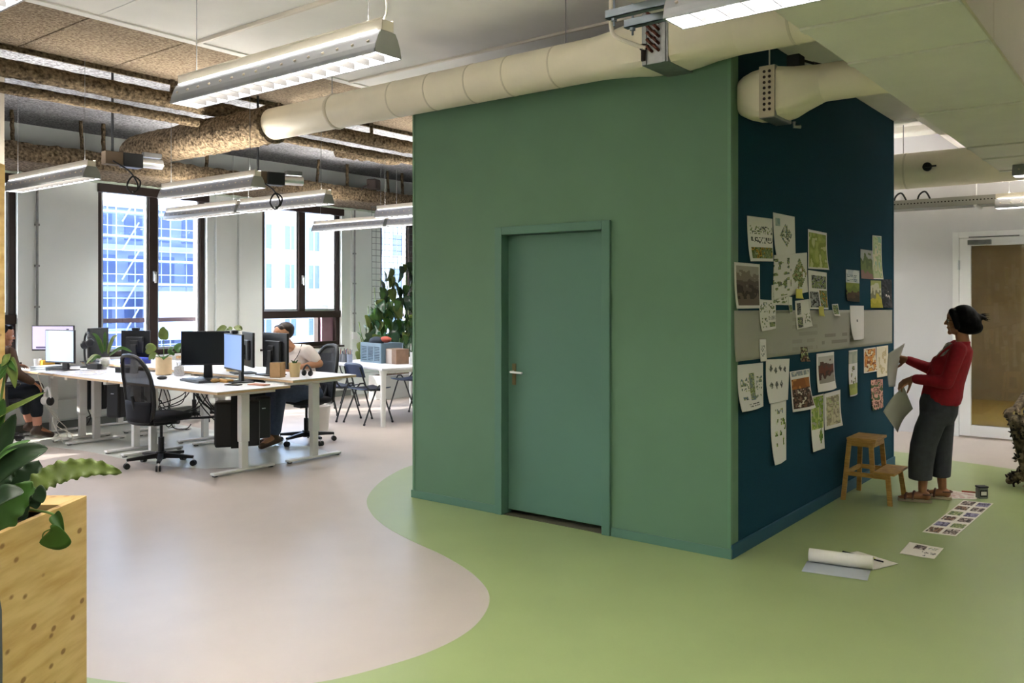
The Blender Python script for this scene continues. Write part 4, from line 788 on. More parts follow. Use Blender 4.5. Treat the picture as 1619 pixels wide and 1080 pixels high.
# cables
random.seed(11)
def cable(p0, p1, sag, label, wig=.08, r=.006, m='wire_black', grp='black cables under the desks'):
    p0 = Vector(p0); p1 = Vector(p1); pts = [p0]
    for k in range(1, 5):
        t = k / 5; q = p0.lerp(p1, t); q.z -= sag * 4 * t * (1 - t); q += Vector((random.uniform(-wig, wig), random.uniform(-wig, wig), random.uniform(-wig, wig) * .6)); q.z = max(.02, q.z); pts.append(q)
    pts.append(p1); return tag(B().tube(spline(pts, 7), r, 6).out('black_cable', MATS[m], smooth=True), label, 'cable', grp)
for k in range(10): cable((4.9 + random.uniform(0, .5), 9.3 + random.uniform(-.2, .2), Z1 - .07), (5.0 + random.uniform(-.3, .4), 8.5 + random.uniform(-.3, .3), .42 + random.uniform(-.15, .3)), .28, 'black cable drooping in the tangle under the middle desk')
for k in range(4): cable((5.0, 9.95 + k * .04, .7), (4.95 + random.uniform(-.1, .1), 10.05, .15), .05, 'black cable in the bundle behind the paired desk legs', .05)
for k in range(4): cable((5.0 + k * .04, 8.1, Z1 - .06), (5.0, 7.45, .42 + k * .02), .12, 'black cable running from under the desk to the computer tower', .04)
cable((4.75, 8.05, .42), (5.0, 7.45, .48), .03, 'thick black cable hose leading to the computer tower', .02, .014)
for k in range(3): cable((4.42, 10.0 + k * .02, .42), (4.45 + k * .1, 9.7, .02), .02, 'pale cable hanging to the floor below the headset', .05, .005, 'wire_white', 'pale cables below the headset')
for k in range(2): cable((5.12, 8.35, Z1 - .03), (5.05, 7.7, .5), .1, 'black cable under the nearest desk behind the office chair', .04)

# ---- meeting table with blue chairs
mt = thing('meeting_table', 'white meeting table with the grey-blue crate beside the green wall', 'table', (7.5, 7.87, 0), R(-13))
tz = .74
B().box(0, 1.5, 0, 1.65, tz - .03, tz).out('tabletop', MATS['desk_white'], mt, bevel=.006)
for x in (.05, 1.45):
    for y in (.06, 1.59): B().lathe([(.032, .0), (.036, tz - .12), (.05, tz - .05), (.06, tz - .03)], 16, (x, y, 0)).out('leg', MATS['white_metal'], mt, smooth=True)
B().box(.05, 1.45, .05, .08, tz - .07, tz - .03).box(.05, 1.45, 1.57, 1.6, tz - .07, tz - .03).out('apron', MATS['white_metal'], mt)
def blue_chair(label, loc, rz):
    c = thing('blue_chair', label, 'chair', loc, rz, 'navy blue stacking chairs'); N = MATS['navy_plastic']; T = MATS['tube_dark']
    B().grid(lambda u, v: ((u - .5) * .4, (v - .5) * .39, .445 + .03 * (v - .5) ** 2 * 4 * .5 - .012 * math.sin(u * math.pi)), 10, 8).out('seat', N, c, smooth=True, thick=.012)
    B().grid(lambda u, v: (-.23 - .05 * v + .09 * (u - .5) ** 2, (u - .5) * .38, .61 + v * .18 - .03 * (abs(u - .5) * 2) ** 6 * v), 12, 5).out('backrest', N, c, smooth=True, thick=.012)
    for s in (-1, 1):
        B().tube([(.21, s * .22, .01), (.07, s * .2, .4), (.05, s * .2, .43), (-.02, s * .195, .435), (-.14, s * .195, .44), (-.2, s * .19, .5), (-.25, s * .175, .66), (-.275, s * .165, .74)], .011, 8).out('front_leg', T, c, smooth=True)
        B().tube([(-.25, s * .22, .01), (-.05, s * .205, .44), (.0, s * .205, .49), (.06, s * .205, .49), (.09, s * .2, .45)], .011, 8).out('rear_leg', T, c, smooth=True)
        for x in (.21, -.25): B().cyl((x, s * .22, .001), (x - math.copysign(.008, x), s * .22, .025), .015, n=8).out('rubber_foot', MATS['black_plastic'], c)
    B().tube([(.04, -.2, .43), (.04, .2, .43)], .01, 8).tube([(-.12, -.2, .435), (-.12, .2, .435)], .01, 8).out('cross_tube', T, c)
    return c
bc = blue_chair('navy chair nearest the green wall, its back to the viewer at the meeting table', (7.74, 8.36, 0), R(-6))
cp(bc, loc=(7.7, 8.93, 0), rz=R(4), label='navy chair half hidden behind the desk corner at the meeting table')
cp(bc, loc=(9.0, 8.86, 0), rz=R(175), label='navy chair on the far side of the meeting table by the green wall edge')
cp(bc, loc=(8.62, 9.98, 0), rz=R(-95), label='navy chair whose top shows behind the meeting table below the wall socket')
# crate, pens, jar on the table
cr = thing('folding_crate', 'grey-blue slatted folding crate on the meeting table', 'crate', (8.3, 8.72, tz), R(-13)); CM = mat('crate_blue', '6f8798', .5)
w_, d_, h_ = .34, .52, .27
B().box(-w_ / 2, w_ / 2, -d_ / 2, d_ / 2, 0, .012).out('bottom', CM, cr)
for s in (-1, 1):
    B().box(s * w_ / 2 - .006, s * w_ / 2 + .006, -d_ / 2, d_ / 2, 0, .03).box(s * w_ / 2 - .01, s * w_ / 2 + .01, -d_ / 2, d_ / 2, h_ - .04, h_).out('long_rim', CM, cr)
    B().box(-w_ / 2, w_ / 2, s * d_ / 2 - .006, s * d_ / 2 + .006, 0, h_).out('short_side', mat('crate_dark', '4f6473', .5), cr)
    for k in range(4): y = -d_ / 2 + d_ * k / 3; B().box(s * w_ / 2 - .008, s * w_ / 2 + .008, y - .012, y + .012, 0, h_).out('stile', CM, cr)
    for k in range(9): B().box(s * w_ / 2 - .004, s * w_ / 2 + .004, -d_ / 2, d_ / 2, .04 + k * .022, .052 + k * .022).out('slat', CM, cr)
tag(B().ell((0, 0, 0), (.09, .12, .07)).out('dark_cloth', mat('cloth_navy', '26303c', .9), smooth=True), 'dark cloth bundle on top of the crate', 'cloth').location = (8.3, 8.82, tz + .28)
tag(B().ell((0, 0, 0), (.06, .1, .045)).out('red_cloth', mat('cloth_red', '9a4a3c', .9), smooth=True), 'rust red cloth on top of the crate', 'cloth').location = (8.34, 8.68, tz + .31)
wb = thing('wooden_box', 'brown wooden box with pale end beside the crate', 'box', (8.22, 8.33, tz), R(-13)); B().box(-.1, .1, -.13, .13, 0, .2).out('body', mat('walnut', '7d6350', .5, var=.15, vscale=12), wb, bevel=.004); B().box(-.104, -.1, -.02, .13, .004, .196).out('pale_front', mat('pale_card', 'b5aca6', .6), wb)
gj = thing('glass_tumbler', 'clear glass beside the wooden box at the green wall edge', 'glass', (8.28, 8.1, tz)); B().lathe([(.035, 0), (.042, .16), (.039, .16), (.032, .008)], 20).out('body', MATS['cup_plastic'], gj, smooth=True)
for k in range(4):
    p = thing('pen_cup', ['silver pen cup at the left end of the row', 'second pen cup of the row, pale grey', 'third pen cup of the row, dark grey', 'pen cup at the right end, blue grey'][k], 'pen cup', (7.93 + k * .02, 9.28 - k * .085, tz), 0, 'pen cups on the meeting table')
    B().lathe([(.036, 0), (.038, .11), (.034, .11), (.033, .006)], 16).out('cup', mat('pen_cup%d' % k, ['a9adb2', '9a9ea6', '6f737a', '8a93a6'][k], .4, metal=.3), p, smooth=True)
    for j in range(5): a = j * 1.3 + k; B().cyl((.012 * math.cos(a), .012 * math.sin(a), .01), (.03 * math.cos(a), .03 * math.sin(a), .15 + .01 * j), .0045, n=6).out('pen', mat(['pen_black', 'pen_red', 'pen_blue'][(j + k) % 3], ['16161a', '8a2a2a', '243a7a'][(j + k) % 3], .4), p)
# waste bin behind the man
wbn = thing('waste_bin', 'pale paper bin standing behind the chair of the seated man', 'bin', (6.9, 8.35, 0)); B().lathe([(.11, .0), (.14, .3), (.132, .3), (.1, .01)], 24).out('body', mat('bin_pale', 'c9c5c0', .6), wbn, smooth=True)
# ================================================================ PLANTS
CA, SA = math.cos(R(37.8)), math.sin(R(37.8))
AWAY = Vector((CA, SA, 0))                      # planter stands with its long side along this direction
def fr(r, d, z): return Vector((SA * r + CA * d, -CA * r + SA * d, z))
def leafmesh(line, wid, nrm, m, parent, name='leaf', cup=.15, wave=0, nseg=14, shape='lance', freq=9):
    P = spline(line, max(2, nseg // (len(line) - 1))); n = len(P); nrm = Vector(nrm).normalized(); b = B()
    def pos(t, u):
        i = t * (n - 1); k = min(n - 2, int(i)); p = P[k].lerp(P[k + 1], i - k); tg = (P[min(k + 1, n - 1)] - P[max(k - 1, 0)]).normalized()
        s = tg.cross(nrm).normalized(); q = s.cross(tg)
        if shape == 'lance': w_ = wid * (math.sin(math.pi * min(1, .04 + t * .96) ** .85)) ** .75
        elif shape == 'heart': w_ = wid * (math.sin(math.pi * min(1, .1 + .9 * t ** .7)) ** .8) * (1.15 - .35 * t)
        else: w_ = wid * min(1, t * 6) * (1 - max(0, t - .55) / .45) ** .6
        x = (u * 2 - 1); off = q * (w_ * cup * abs(x) ** 1.4)
        if wave: off += q * (wave * abs(x) ** 4 * math.sin(t * freq * 6.28 + (2 if x > 0 else 0))); w_ = w_ * (1 + .1 * abs(x) * math.sin(t * freq * 9 + (2.2 if x > 0 else 0)))
        return p + s * (w_ * x) + off
    b.grid(pos, nseg, 6); return b.out(name, m, parent, smooth=True, sharp=180, thick=.0012)
CAMN = lambda k=.5: (-CA * (1 - k), -SA * (1 - k), k)
# planter box
pb = thing('wooden_planter', 'tall pine board planter box in the lower left corner', 'planter', fr(-1.63, 3.3, 0), R(36.4)); PN = MATS['pine']
PL, PW, PH_ = .82, .9, .85
B().box(-PL, 0, 0, .022, .0, PH_).out('side_board', PN, pb, bevel=.002); B().box(-PL, 0, PW - .022, PW, .0, PH_).out('side_board', PN, pb, bevel=.002)
B().box(-.022, 0, .022, PW - .022, 0, PH_ - .02).out('end_board', PN, pb, bevel=.002); B().box(-PL, -PL + .022, .022, PW - .022, 0, PH_).out('end_board', PN, pb, bevel=.002)
B().box(-.15, -.0, .022, PW - .022, PH_ - .02, PH_).out('top_board', PN, pb, bevel=.002)
B().box(-PL + .022, -.022, .022, PW - .022, .6, PH_ - .06).out('soil', MATS['soil'], pb)
wp = tag(B().box(0, .05, 0, .5, 0, 2.22).out('wooden_post', PN, bevel=.003), 'narrow pine board post behind the planter at the left edge', 'post'); wp.location = fr(-2.325, 3.9, 0); wp.rotation_euler.z = R(37.8)
struct('wall_column', B().box(3.08, 3.43, 8.63, 8.98, 0, ZH), mat('column_grey', '8b8377', .8, var=.06, vscale=6))
def L(px, py, d): return fr((px - 809.5) / 1361 * d, d, 1.6 - (py - 474) / 1361 * d)
fn = thing('birds_nest_fern', 'fern with long wavy-edged leaf reaching out of the planter', 'plant', fr(-1.85, 3.02, .8))
def leafp(parent, pts, wid, m, k=.5, **kw):
    base = parent.location; o = leafmesh([L(x, y, d) - base for x, y, d in pts], wid, CAMN(k), MATS[m], parent, **kw); return o
leafp(fn, [(28, 790, 3.0), (60, 765, 3.03), (100, 746, 3.06), (150, 740, 3.08), (193, 748, 3.1)], .041, 'leaf_light', .3, wave=.009, nseg=60, cup=.12, shape='lance', freq=9)
leafp(fn, [(-20, 850, 2.85), (5, 815, 2.86), (30, 785, 2.88), (52, 762, 2.9)], .055, 'leaf_mid', .2, wave=.008, nseg=28, freq=4)
leafp(fn, [(-30, 800, 2.95), (-10, 760, 2.98), (15, 735, 3.0), (40, 722, 3.0)], .06, 'leaf_dark', .3, wave=.006, nseg=24, freq=4)
leafp(fn, [(0, 800, 3.05), (25, 770, 3.06), (48, 748, 3.08), (62, 728, 3.1)], .05, 'leaf_dark', .3, wave=.008, nseg=24, freq=4)
leafp(fn, [(-10, 830, 3.0), (10, 800, 3.0), (40, 780, 3.0), (58, 776, 3.0)], .035, 'leaf_mid', .5, nseg=16)
rb = thing('rubber_plant', 'upright plant with broad dark leaves growing in the planter', 'plant', fr(-1.95, 2.85, .8))
B().tube([(0, 0, -.05), (-.02, .0, .2), (-.05, .02, .55)], [.012, .01, .006], 8).out('stem', MATS['stem'], rb, smooth=True)
leafp(rb, [(-12, 760, 2.85), (0, 715, 2.85), (12, 685, 2.86), (25, 654, 2.86)], .036, 'leaf_dark', .1, cup=.3)
leafp(rb, [(-20, 770, 2.8), (10, 738, 2.8), (45, 718, 2.8), (76, 709, 2.82)], .045, 'leaf_dark', .35, cup=.35)
leafp(rb, [(-20, 672, 2.9), (10, 652, 2.9), (40, 637, 2.9), (72, 620, 2.92)], .014, 'leaf_light', .5, cup=.5)
leafp(rb, [(-10, 735, 2.8), (10, 715, 2.8), (30, 704, 2.82), (48, 696, 2.84)], .018, 'leaf_mid', .6, cup=.3)
leafp(rb, [(-25, 720, 2.9), (-12, 680, 2.9), (0, 655, 2.9), (6, 630, 2.9)], .03, 'leaf_mid', .1, cup=.3)
leafp(rb, [(-20, 610, 2.9), (-8, 598, 2.9), (4, 588, 2.9), (12, 577, 2.9)], .012, 'leaf_mid', .4, cup=.3)
leafp(rb, [(-30, 800, 2.7), (-5, 790, 2.7), (15, 780, 2.7), (38, 778, 2.72)], .04, 'leaf_dark', .5, cup=.2)
po = thing('pothos_vine', 'pothos with heart-shaped leaves trailing over the planter edge', 'plant', fr(-1.75, 3.0, .8))
pb_ = po.location
B().tube([Vector(p) - pb_ for p in spline([L(45, 805, 3.02), L(62, 808, 3.0), L(78, 811, 2.98), L(88, 818, 2.96), L(88, 835, 2.95), L(82, 848, 2.94)], 5)], .004, 6).out('stem', MATS['stem'], po, smooth=True)
B().tube([Vector(p) - pb_ for p in spline([L(82, 836, 2.95), L(70, 842, 2.95), L(68, 852, 2.95), L(80, 862, 2.94)], 5)], .0025, 6).out('stem', MATS['stem'], po, smooth=True)
leafp(po, [(87, 812, 2.96), (94, 825, 2.95), (101, 845, 2.94)], .022, 'leaf_mid', .1, shape='heart', cup=.5)
leafp(po, [(102, 840, 2.93), (88, 852, 2.93), (62, 858, 2.93)], .045, 'leaf_mid', .05, shape='heart', cup=.1)
for q in [(40, 780, 30, 800), (50, 785, 58, 805), (35, 800, 25, 820), (55, 775, 68, 795), (28, 808, 40, 822)]:
    leafp(po, [(q[0], q[1], 2.98), ((q[0] + q[2]) / 2 + 3, (q[1] + q[3]) / 2, 2.97), (q[2], q[3], 2.96)], .028, 'leaf_dark', .2, shape='heart')
hp_ = thing('heart_leaf_plant', 'light green heart-leaved plant between the wooden post and the far left person', 'plant', L(-10, 700, 3.3))
B().tube([Vector((0, 0, 0)), L(0, 640, 3.3) - hp_.location, L(8, 590, 3.3) - hp_.location, L(14, 565, 3.3) - hp_.location], [.008, .006, .004, .003], 6).out('stem', MATS['stem'], hp_, smooth=True)
for q in [(14, 566, 24, 614, .022, 'leaf_light'), (10, 570, 26, 588, .012, 'leaf_mid'), (6, 575, -6, 605, .02, 'leaf_mid'), (12, 560, 2, 580, .015, 'leaf_light')]:
    leafp(hp_, [(q[0], q[1], 3.3), ((q[0] + q[2]) / 2 + 2, (q[1] + q[3]) / 2, 3.28), (q[2], q[3], 3.27)], q[4], q[5], .15, shape='heart')

# the grey chair at the lower left edge
gc = thing('grey_chair', 'grey upholstered chair back just showing at the lower left edge', 'chair', fr(-1.55, 2.12, 0), R(-52.2)); GF = mat('grey_felt', '4c525a', .9, var=.08, vscale=60)
rings = []
for y, k in ((-.03, .94), (-.02, 1), (.02, 1), (.03, .94)): rings.append([(q[0] * .26 * k, y + .04 * q[0] ** 2, .67 + q[1] * .235 * k) for q in [(math.copysign(abs(math.cos(t)) ** .3, math.cos(t)), math.copysign(abs(math.sin(t)) ** .3, math.sin(t))) for t in [2 * math.pi * i / 32 for i in range(32)]]])
B().loft(rings).out('backrest', GF, gc, smooth=True, sharp=60); B().box(-.24, .24, -.48, -.02, .42, .48).out('seat', GF, gc, bevel=.03)
for x in (-.2, .2):
    for y in (-.44, -.04): B().cyl((x, y, 0), (x * .95, y, .42), .012, n=10).out('leg', MATS['tube_dark'], gc)

# plants on the desks
def pot_plant(name, label, loc, potmat, prof, leaves, stem=True):
    p = thing(name, label, 'plant', loc); B().lathe(prof, 24).out('pot', MATS[potmat], p, smooth=True); h = max(z for _, z in prof)
    B().lathe([(prof[-1][0] * .98, h - .04), (.01, h - .035)], 16).out('soil', MATS['soil'], p)
    for (x, y, z), (x1, y1, z1), wd, mm, sh in leaves:
        if stem: B().tube(spline([(0, 0, h - .04), (x * .5, y * .5, (h + z) / 2), (x, y, z)], 4), .004, 6).out('stem', MATS['stem'], p, smooth=True)
        a = Vector((x, y, z)); c = Vector((x1, y1, z1)); mid = (a + c) / 2 + Vector((0, 0, .25 * (a - c).length))
        leafmesh([a, mid, c], wd, CAMN(.35), MATS[mm], p, shape=sh)
    return p
mat('wood_pot', 'c9b08c', .6, var=.05, vscale=14)
pot_plant('philodendron', 'philodendron with one tall round leaf in a pale wooden pot', (5.07, 8.72, Z1), 'wood_pot', [(.07, 0), (.085, .01), (.085, .19), (.078, .19), (.078, .12)],
    [((.0, .0, .38), (-.01, -.03, .52), .055, 'leaf_light', 'heart'), ((-.06, .12, .24), (-.1, .2, .3), .06, 'leaf_light', 'heart'), ((.07, -.12, .26), (.12, -.2, .3), .05, 'leaf_mid', 'heart'), ((-.05, .08, .2), (-.1, .13, .16), .045, 'leaf_light', 'heart'), ((.04, -.08, .22), (.03, -.13, .28), .045, 'leaf_mid', 'heart'), ((-.02, -.06, .2), (-.06, -.1, .17), .04, 'leaf_mid', 'heart')])
gv = pot_plant('strap_leaf_plant', 'plant with arching strap leaves in a glass vase on the far desk', (5.06, 9.98, Z1), 'jar_glass', [(.055, 0), (.06, .01), (.06, .14), (.055, .14), (.055, .06)],
    [((-.01, .03, .18), (-.08, .14, .42), .022, 'leaf_mid', 'lance'), ((.02, -.03, .18), (.08, -.14, .4), .025, 'leaf_light', 'lance'), ((.03, -.05, .16), (.2, -.25, .2), .022, 'leaf_mid', 'lance'), ((-.03, .05, .14), (-.12, .2, .06), .024, 'leaf_light', 'lance'), ((0, 0, .2), (.0, -.01, .44), .02, 'leaf_mid', 'lance'), ((-.04, .0, .14), (-.16, .02, .08), .024, 'leaf_mid', 'lance'), ((.0, .04, .2), (-.02, .18, .36), .022, 'leaf_light', 'lance')], False)
B().ell((0, 0, .07), (.05, .05, .05)).out('moss', MATS['leaf_light'], gv, smooth=True)
random.seed(5); lv = []
for k in range(16):
    a = random.uniform(0, 6.28); r = random.uniform(.03, .2); z = random.uniform(.12, .46); lv.append(((r * .6 * math.cos(a), r * .6 * math.sin(a), z), (r * 1.4 * math.cos(a), r * 1.4 * math.sin(a), z + random.uniform(-.1, .05)), random.uniform(.03, .045), random.choice(['leaf_light', 'leaf_mid', 'leaf_light']), 'heart'))
pot_plant('desk_pothos', 'bushy light green plant half hidden behind the switched-off monitor', (5.5, 8.1, Z2), 'beige_pot', [(.06, 0), (.075, .13), (.07, .13), (.07, .09)], lv)

# trellis with climbing plant
tr = thing('wire_trellis', 'tall wire mesh trellis in front of the window behind the climbing plant', 'trellis', (10.28, 10.42, 0)); WM = mat('trellis_wire', '5d6668', .4, metal=.6)
for k in range(13): B().cyl((-.58 + k * .097, 0, .5), (-.58 + k * .097, 0, 3.12), .0035, n=5).out('wire', WM, tr)
for k in range(27): B().cyl((-.58, 0, .52 + k * .1), (.585, 0, .52 + k * .1), .0035, n=5).out('wire', WM, tr)
iv = thing('climbing_plant', 'large leafy climbing plant growing up the wire trellis behind the crate', 'plant', (10.12, 10.2, 0))
B().box(-.55, .5, -.16, .16, 0, .38).out('trough', mat('trough_grey', 'b5b8b6', .6), iv, bevel=.01); B().box(-.53, .48, -.14, .14, .36, .382).out('soil', MATS['soil'], iv)
random.seed(21)
protol = []
for mm in ('leaf_blue', 'leaf_mid', 'leaf_light', 'leaf_dark'):
    o = leafmesh([(0, 0, 0), (0, -.02, -.07), (0, -.005, -.16)], .05, (0, -1, .15), MATS[mm], iv, shape='heart', nseg=10); protol.append(o)
sx = []
for k in range(10):
    x = -.72 + k * .145; top = [1.25, 1.5, 1.8, 1.95, 2.05, 2.15, 1.8, 2.15, 1.95, 1.6][k]; sx.append((x, top))
    B().tube(spline([(x * .6, 0, .37), (x * .9, .05, (top + .55) * .45), (x, .12, top * .8), (x + random.uniform(-.05, .05), .16, top)], 5), .006, 6).out('stem', MATS['stem'], iv, smooth=True)
cnt = 0
for k in range(292):
    x, top = random.choice(sx); t = random.random() ** 1.25; z = .72 + (top + .12 - .72) * t
    w0 = .2 if t < .75 else .05; px = x * (1.05 if t < .7 else 1) + random.uniform(-w0, w0) * .7; py = random.uniform(-.26, .1) * (1.1 - t * .6)
    o = bpy.data.objects.new('leaf', random.choice([protol[0], protol[0], protol[1], protol[1], protol[3], protol[2]]).data); COL.objects.link(o); o.parent = iv
    md = o.modifiers.new('thick', 'SOLIDIFY'); md.thickness = .0012
    o.location = (px, py, z); o.rotation_euler = (random.uniform(-.5, .35), random.uniform(-.35, .35), random.uniform(-.9, .9)); s = random.uniform(1.05, 1.6); o.scale = (s, s, s)
for o, p in zip(protol, [(-.3, -.1, 1.2), (.1, -.15, 1.3), (.2, .1, 2.2), (.3, -.1, 1.0)]): o.location = p
# ================================================================ PEOPLE
def hand(b, wrist, fwd, pn, s=1.0, side=1, curl=(25, 35, 25), thumb=.6, spread=.06):
    """palm and five separate fingers: fwd points to the fingers, pn is the palm normal, side +1/-1 chooses the thumb side"""
    w = Vector(wrist); f = Vector(fwd).normalized(); n = Vector(pn); n = (n - f * n.dot(f)).normalized(); x = f.cross(n) * side
    for k in range(4):
        off = (k - 1.5) * .0185 * s; kn = w + f * (.085 - .004 * abs(k - 1)) * s + x * off
        b.caps(w + x * off * .6 + f * .01 * s, kn, .0135 * s, .0105 * s, 10)
        p = kn; a = 0; d0 = (f + x * (k - 1.5) * spread).normalized(); ln = [.042, .047, .043, .034][3 - k if side < 0 else k] * s
        for j in range(3):
            a += R(curl[j]); d = (d0 * math.cos(a) + n * math.sin(a)).normalized(); q = p + d * ln * (1, .66, .55)[j]; b.caps(p, q, (.0092, .0082, .0074)[j] * s, (.0082, .0074, .006)[j] * s, 10); p = q
    t0 = w + x * .03 * s + f * .025 * s; t1 = t0 + (x * .75 + f * .7 + n * thumb * .5).normalized() * .038 * s; t2 = t1 + (x * .25 + f * 1 + n * thumb).normalized() * .032 * s; t3 = t2 + (f * 1 + n * thumb * 1.2 - x * .1).normalized() * .026 * s
    b.caps(w + x * .012 * s, t0, .014 * s, .0125 * s, 10).caps(t0, t1, .0125 * s, .0105 * s, 10).caps(t1, t2, .0102 * s, .0092 * s, 10).caps(t2, t3, .009 * s, .0072 * s, 10)
def head(b, c, f, s=1.0, up=Vector((0, 0, 1))):
    """skull, jaw, brow, nose, lips, chin and ears looking along f"""
    c = Vector(c); f = Vector(f).normalized(); u = (up - f * up.dot(f)).normalized(); l = u.cross(f)
    P = lambda a, e, z: c + (f * a + l * e + u * z) * s
    def E(p, r): b.ell(p, r * s, 12, 8)
    b.caps(P(-.035, 0, .03), P(.02, 0, .035), .078 * s, .076 * s, 16); b.caps(P(-.01, 0, -.01), P(.035, 0, -.035), .066 * s, .052 * s, 14)
    b.caps(P(.03, -.02, -.07), P(.03, .02, -.07), .04 * s, .04 * s, 12); E(P(.068, 0, -.092), .02)
    b.caps(P(.082, -.025, .022), P(.082, .025, .022), .014 * s, .014 * s, 10)
    b.caps(P(.088, 0, .012), P(.106, 0, -.022), .008 * s, .0125 * s, 10); E(P(.092, .012, -.026), .008); E(P(.092, -.012, -.026), .008)
    b.caps(P(.083, -.015, -.05), P(.083, .015, -.05), .009 * s, .009 * s, 8); b.caps(P(.08, -.013, -.061), P(.08, .013, -.061), .0095 * s, .0095 * s, 8)
    for k in (-1, 1):
        E(P(.055, k * .042, -.022), .028); b.caps(P(-.01, k * .076, .012), P(-.004, k * .074, -.025), .011 * s, .008 * s, 8)
def face_bits(parent, c, f, s=1.0, brow='hair'):
    c = Vector(c); f = Vector(f).normalized(); u = Vector((0, 0, 1)); u = (u - f * u.dot(f)).normalized(); l = u.cross(f); P = lambda a, e, z: c + (f * a + l * e + u * z) * s
    for k in (-1, 1):
        e = B().ell(P(.078, k * .03, .003), .0115 * s, 10, 7).out('eye', mat('eye_white', 'd8d4cc', .3), parent, smooth=True); B().ell(P(.0855, k * .031, .003), .0055 * s, 8, 6).out('iris', mat('iris', '1e120c', .2), e, smooth=True)
        B().caps(P(.091, k * .016, .027), P(.083, k * .044, .029), .004 * s, .003 * s, 6).out('eyebrow', MATS[brow], parent, smooth=True)
    B().caps(P(.0905, -.016, -.0555), P(.0905, .016, -.0555), .0045 * s, .0045 * s, 6).out('lips', mat('lips', '7d4238', .5), parent, smooth=True)
def eloft(b, rings, n=20):
    """rings: (cx, cy, z, rx, ry)"""
    return b.loft([[(cx + rx * math.cos(2 * math.pi * j / n), cy + ry * math.sin(2 * math.pi * j / n), z) for j in range(n)] for cx, cy, z, rx, ry in rings])

# ---------------------------------------------------------------- woman pinning sheets; local -x is where she faces
wo = thing('person', 'woman in red cardigan and grey culottes holding sheets up to the blue wall', 'person', (7.449, 1.573, 0), R(-78.1)); wo.scale = (.92, 1, 1); SKN = MATS['skin']
hc = Vector((.225, 0, 1.432)); hf = Vector((-1, .05, .02))
b = B(); head(b, hc, hf, .98)
b.caps((.262, 0, 1.24), (.238, 0, 1.37), .054, .05).caps((.225, -.12, 1.215), (.225, .12, 1.215), .055)
eloft(b, [(.06, 0, .76, .09, .1), (.07, 0, .85, .1, .12), (.12, 0, .97, .095, .115), (.17, 0, 1.1, .11, .135), (.21, 0, 1.2, .09, .14), (.235, 0, 1.26, .05, .06)])
NL = [(.05, -.075, .8), (-.035, -.09, .46), (-.055, -.09, .1)]; FL = [(.08, .075, .8), (.075, .09, .46), (.1, .09, .1)]
for Lg, tx in ((NL, -.24), (FL, -.075)):
    b.chain(Lg, [.072, .056, .034]); b.caps(Vector(Lg[1]).lerp(Vector(Lg[2]), .25) + Vector((.012, 0, 0)), Vector(Lg[1]).lerp(Vector(Lg[2]), .5), .052, .042)
    a = Lg[2]; b.caps((a[0] + .035, a[1], .052), (a[0] + .03, a[1], .06), .032); b.caps((a[0] + .01, a[1], .06), (tx + .06, a[1] - .005, .042), .034, .024)
    for k in range(5): b.caps((tx + .055, a[1] - .032 + k * .016, .036), (tx + .012 * abs(k - 1) , a[1] - .034 + k * .017, .034), .011, .0085 if k else .0105, 8)
NA = [(.215, -.165, 1.215), (.13, -.215, .965), (-.13, -.13, .978)]; FA = [(.205, .165, 1.215), (.02, .2, 1.03), (-.185, .12, 1.112)]
b.chain(NA, [.05, .04, .026]).chain(FA, [.05, .04, .026])
hand(b, NA[2], (-.8, .12, -.42), (.25, .55, -.6), 1.0, 1, (22, 30, 22), .9); hand(b, FA[2], (-.95, -.1, .05), (.05, -.75, -.45), 1.0, -1, (20, 32, 25), .8)
b.out('body', SKN, wo, voxel=.0052, relax=3); face_bits(wo, hc, hf, .98)
# hair: chin-length bob with a small tuft
b = B(); b.ell((.262, 0, 1.462), (.112, .098, .1), 18, 12).ell((.3, 0, 1.42), (.098, .1, .09), 18, 12).ell((.335, 0, 1.385), (.075, .085, .055), 16, 10).ell((.27, 0, 1.375), (.075, .09, .045), 16, 10).ell((.31, 0, 1.362), (.09, .09, .035), 16, 10)
for k in (-1, 1): b.caps((.19, k * .07, 1.47), (.21, k * .083, 1.385), .028, .02).caps((.175, k * .045, 1.505), (.195, k * .07, 1.45), .03, .025)
b.caps((.36, 0, 1.47), (.425, -.01, 1.455), .03, .012); b.out('hair', MATS['hair'], wo, voxel=.007, relax=3)
for k in range(14): a = random.uniform(-.6, .6); B().tube([(.36, .02 * a, 1.46 + .03 * a), (.41, .05 * a, 1.46 + .05 * a), (.45 + random.uniform(-.02, .01), .08 * a, 1.45 + .07 * a)], [.006, .004, .001], 5).out('hair_strand', MATS['hair'], wo)
gl = B()
for k in (-1, 1): gl.tube([(.137 + .002 * math.cos(t), k * .033 + .022 * math.cos(t), 1.435 + .018 * math.sin(t)) for t in [6.283 * i / 14 for i in range(15)]], .0022, 6); gl.tube([(.14, k * .055, 1.438), (.235, k * .078, 1.44)], .0022, 6)
gl.tube([(.135, -.011, 1.438), (.131, 0, 1.442), (.135, .011, 1.438)], .0022, 6).out('glasses', MATS['wire_black'], wo, smooth=True)
# shirt under the cardigan
b = B(); eloft(b, [(.1, 0, .9, .125, .135), (.12, 0, 1.0, .12, .135), (.15, 0, 1.1, .13, .13), (.185, 0, 1.18, .118, .125), (.22, 0, 1.245, .08, .08)]); b.caps((.1, -.03, 1.1), (.1, .03, 1.1), .07).caps((.13, -.03, 1.2), (.15, -.02, 1.235), .035)
b.out('shirt', mat('shirt_print', '3a3f44', .8, col2='c9c4ba', vscale=26), wo, voxel=.01, relax=4)
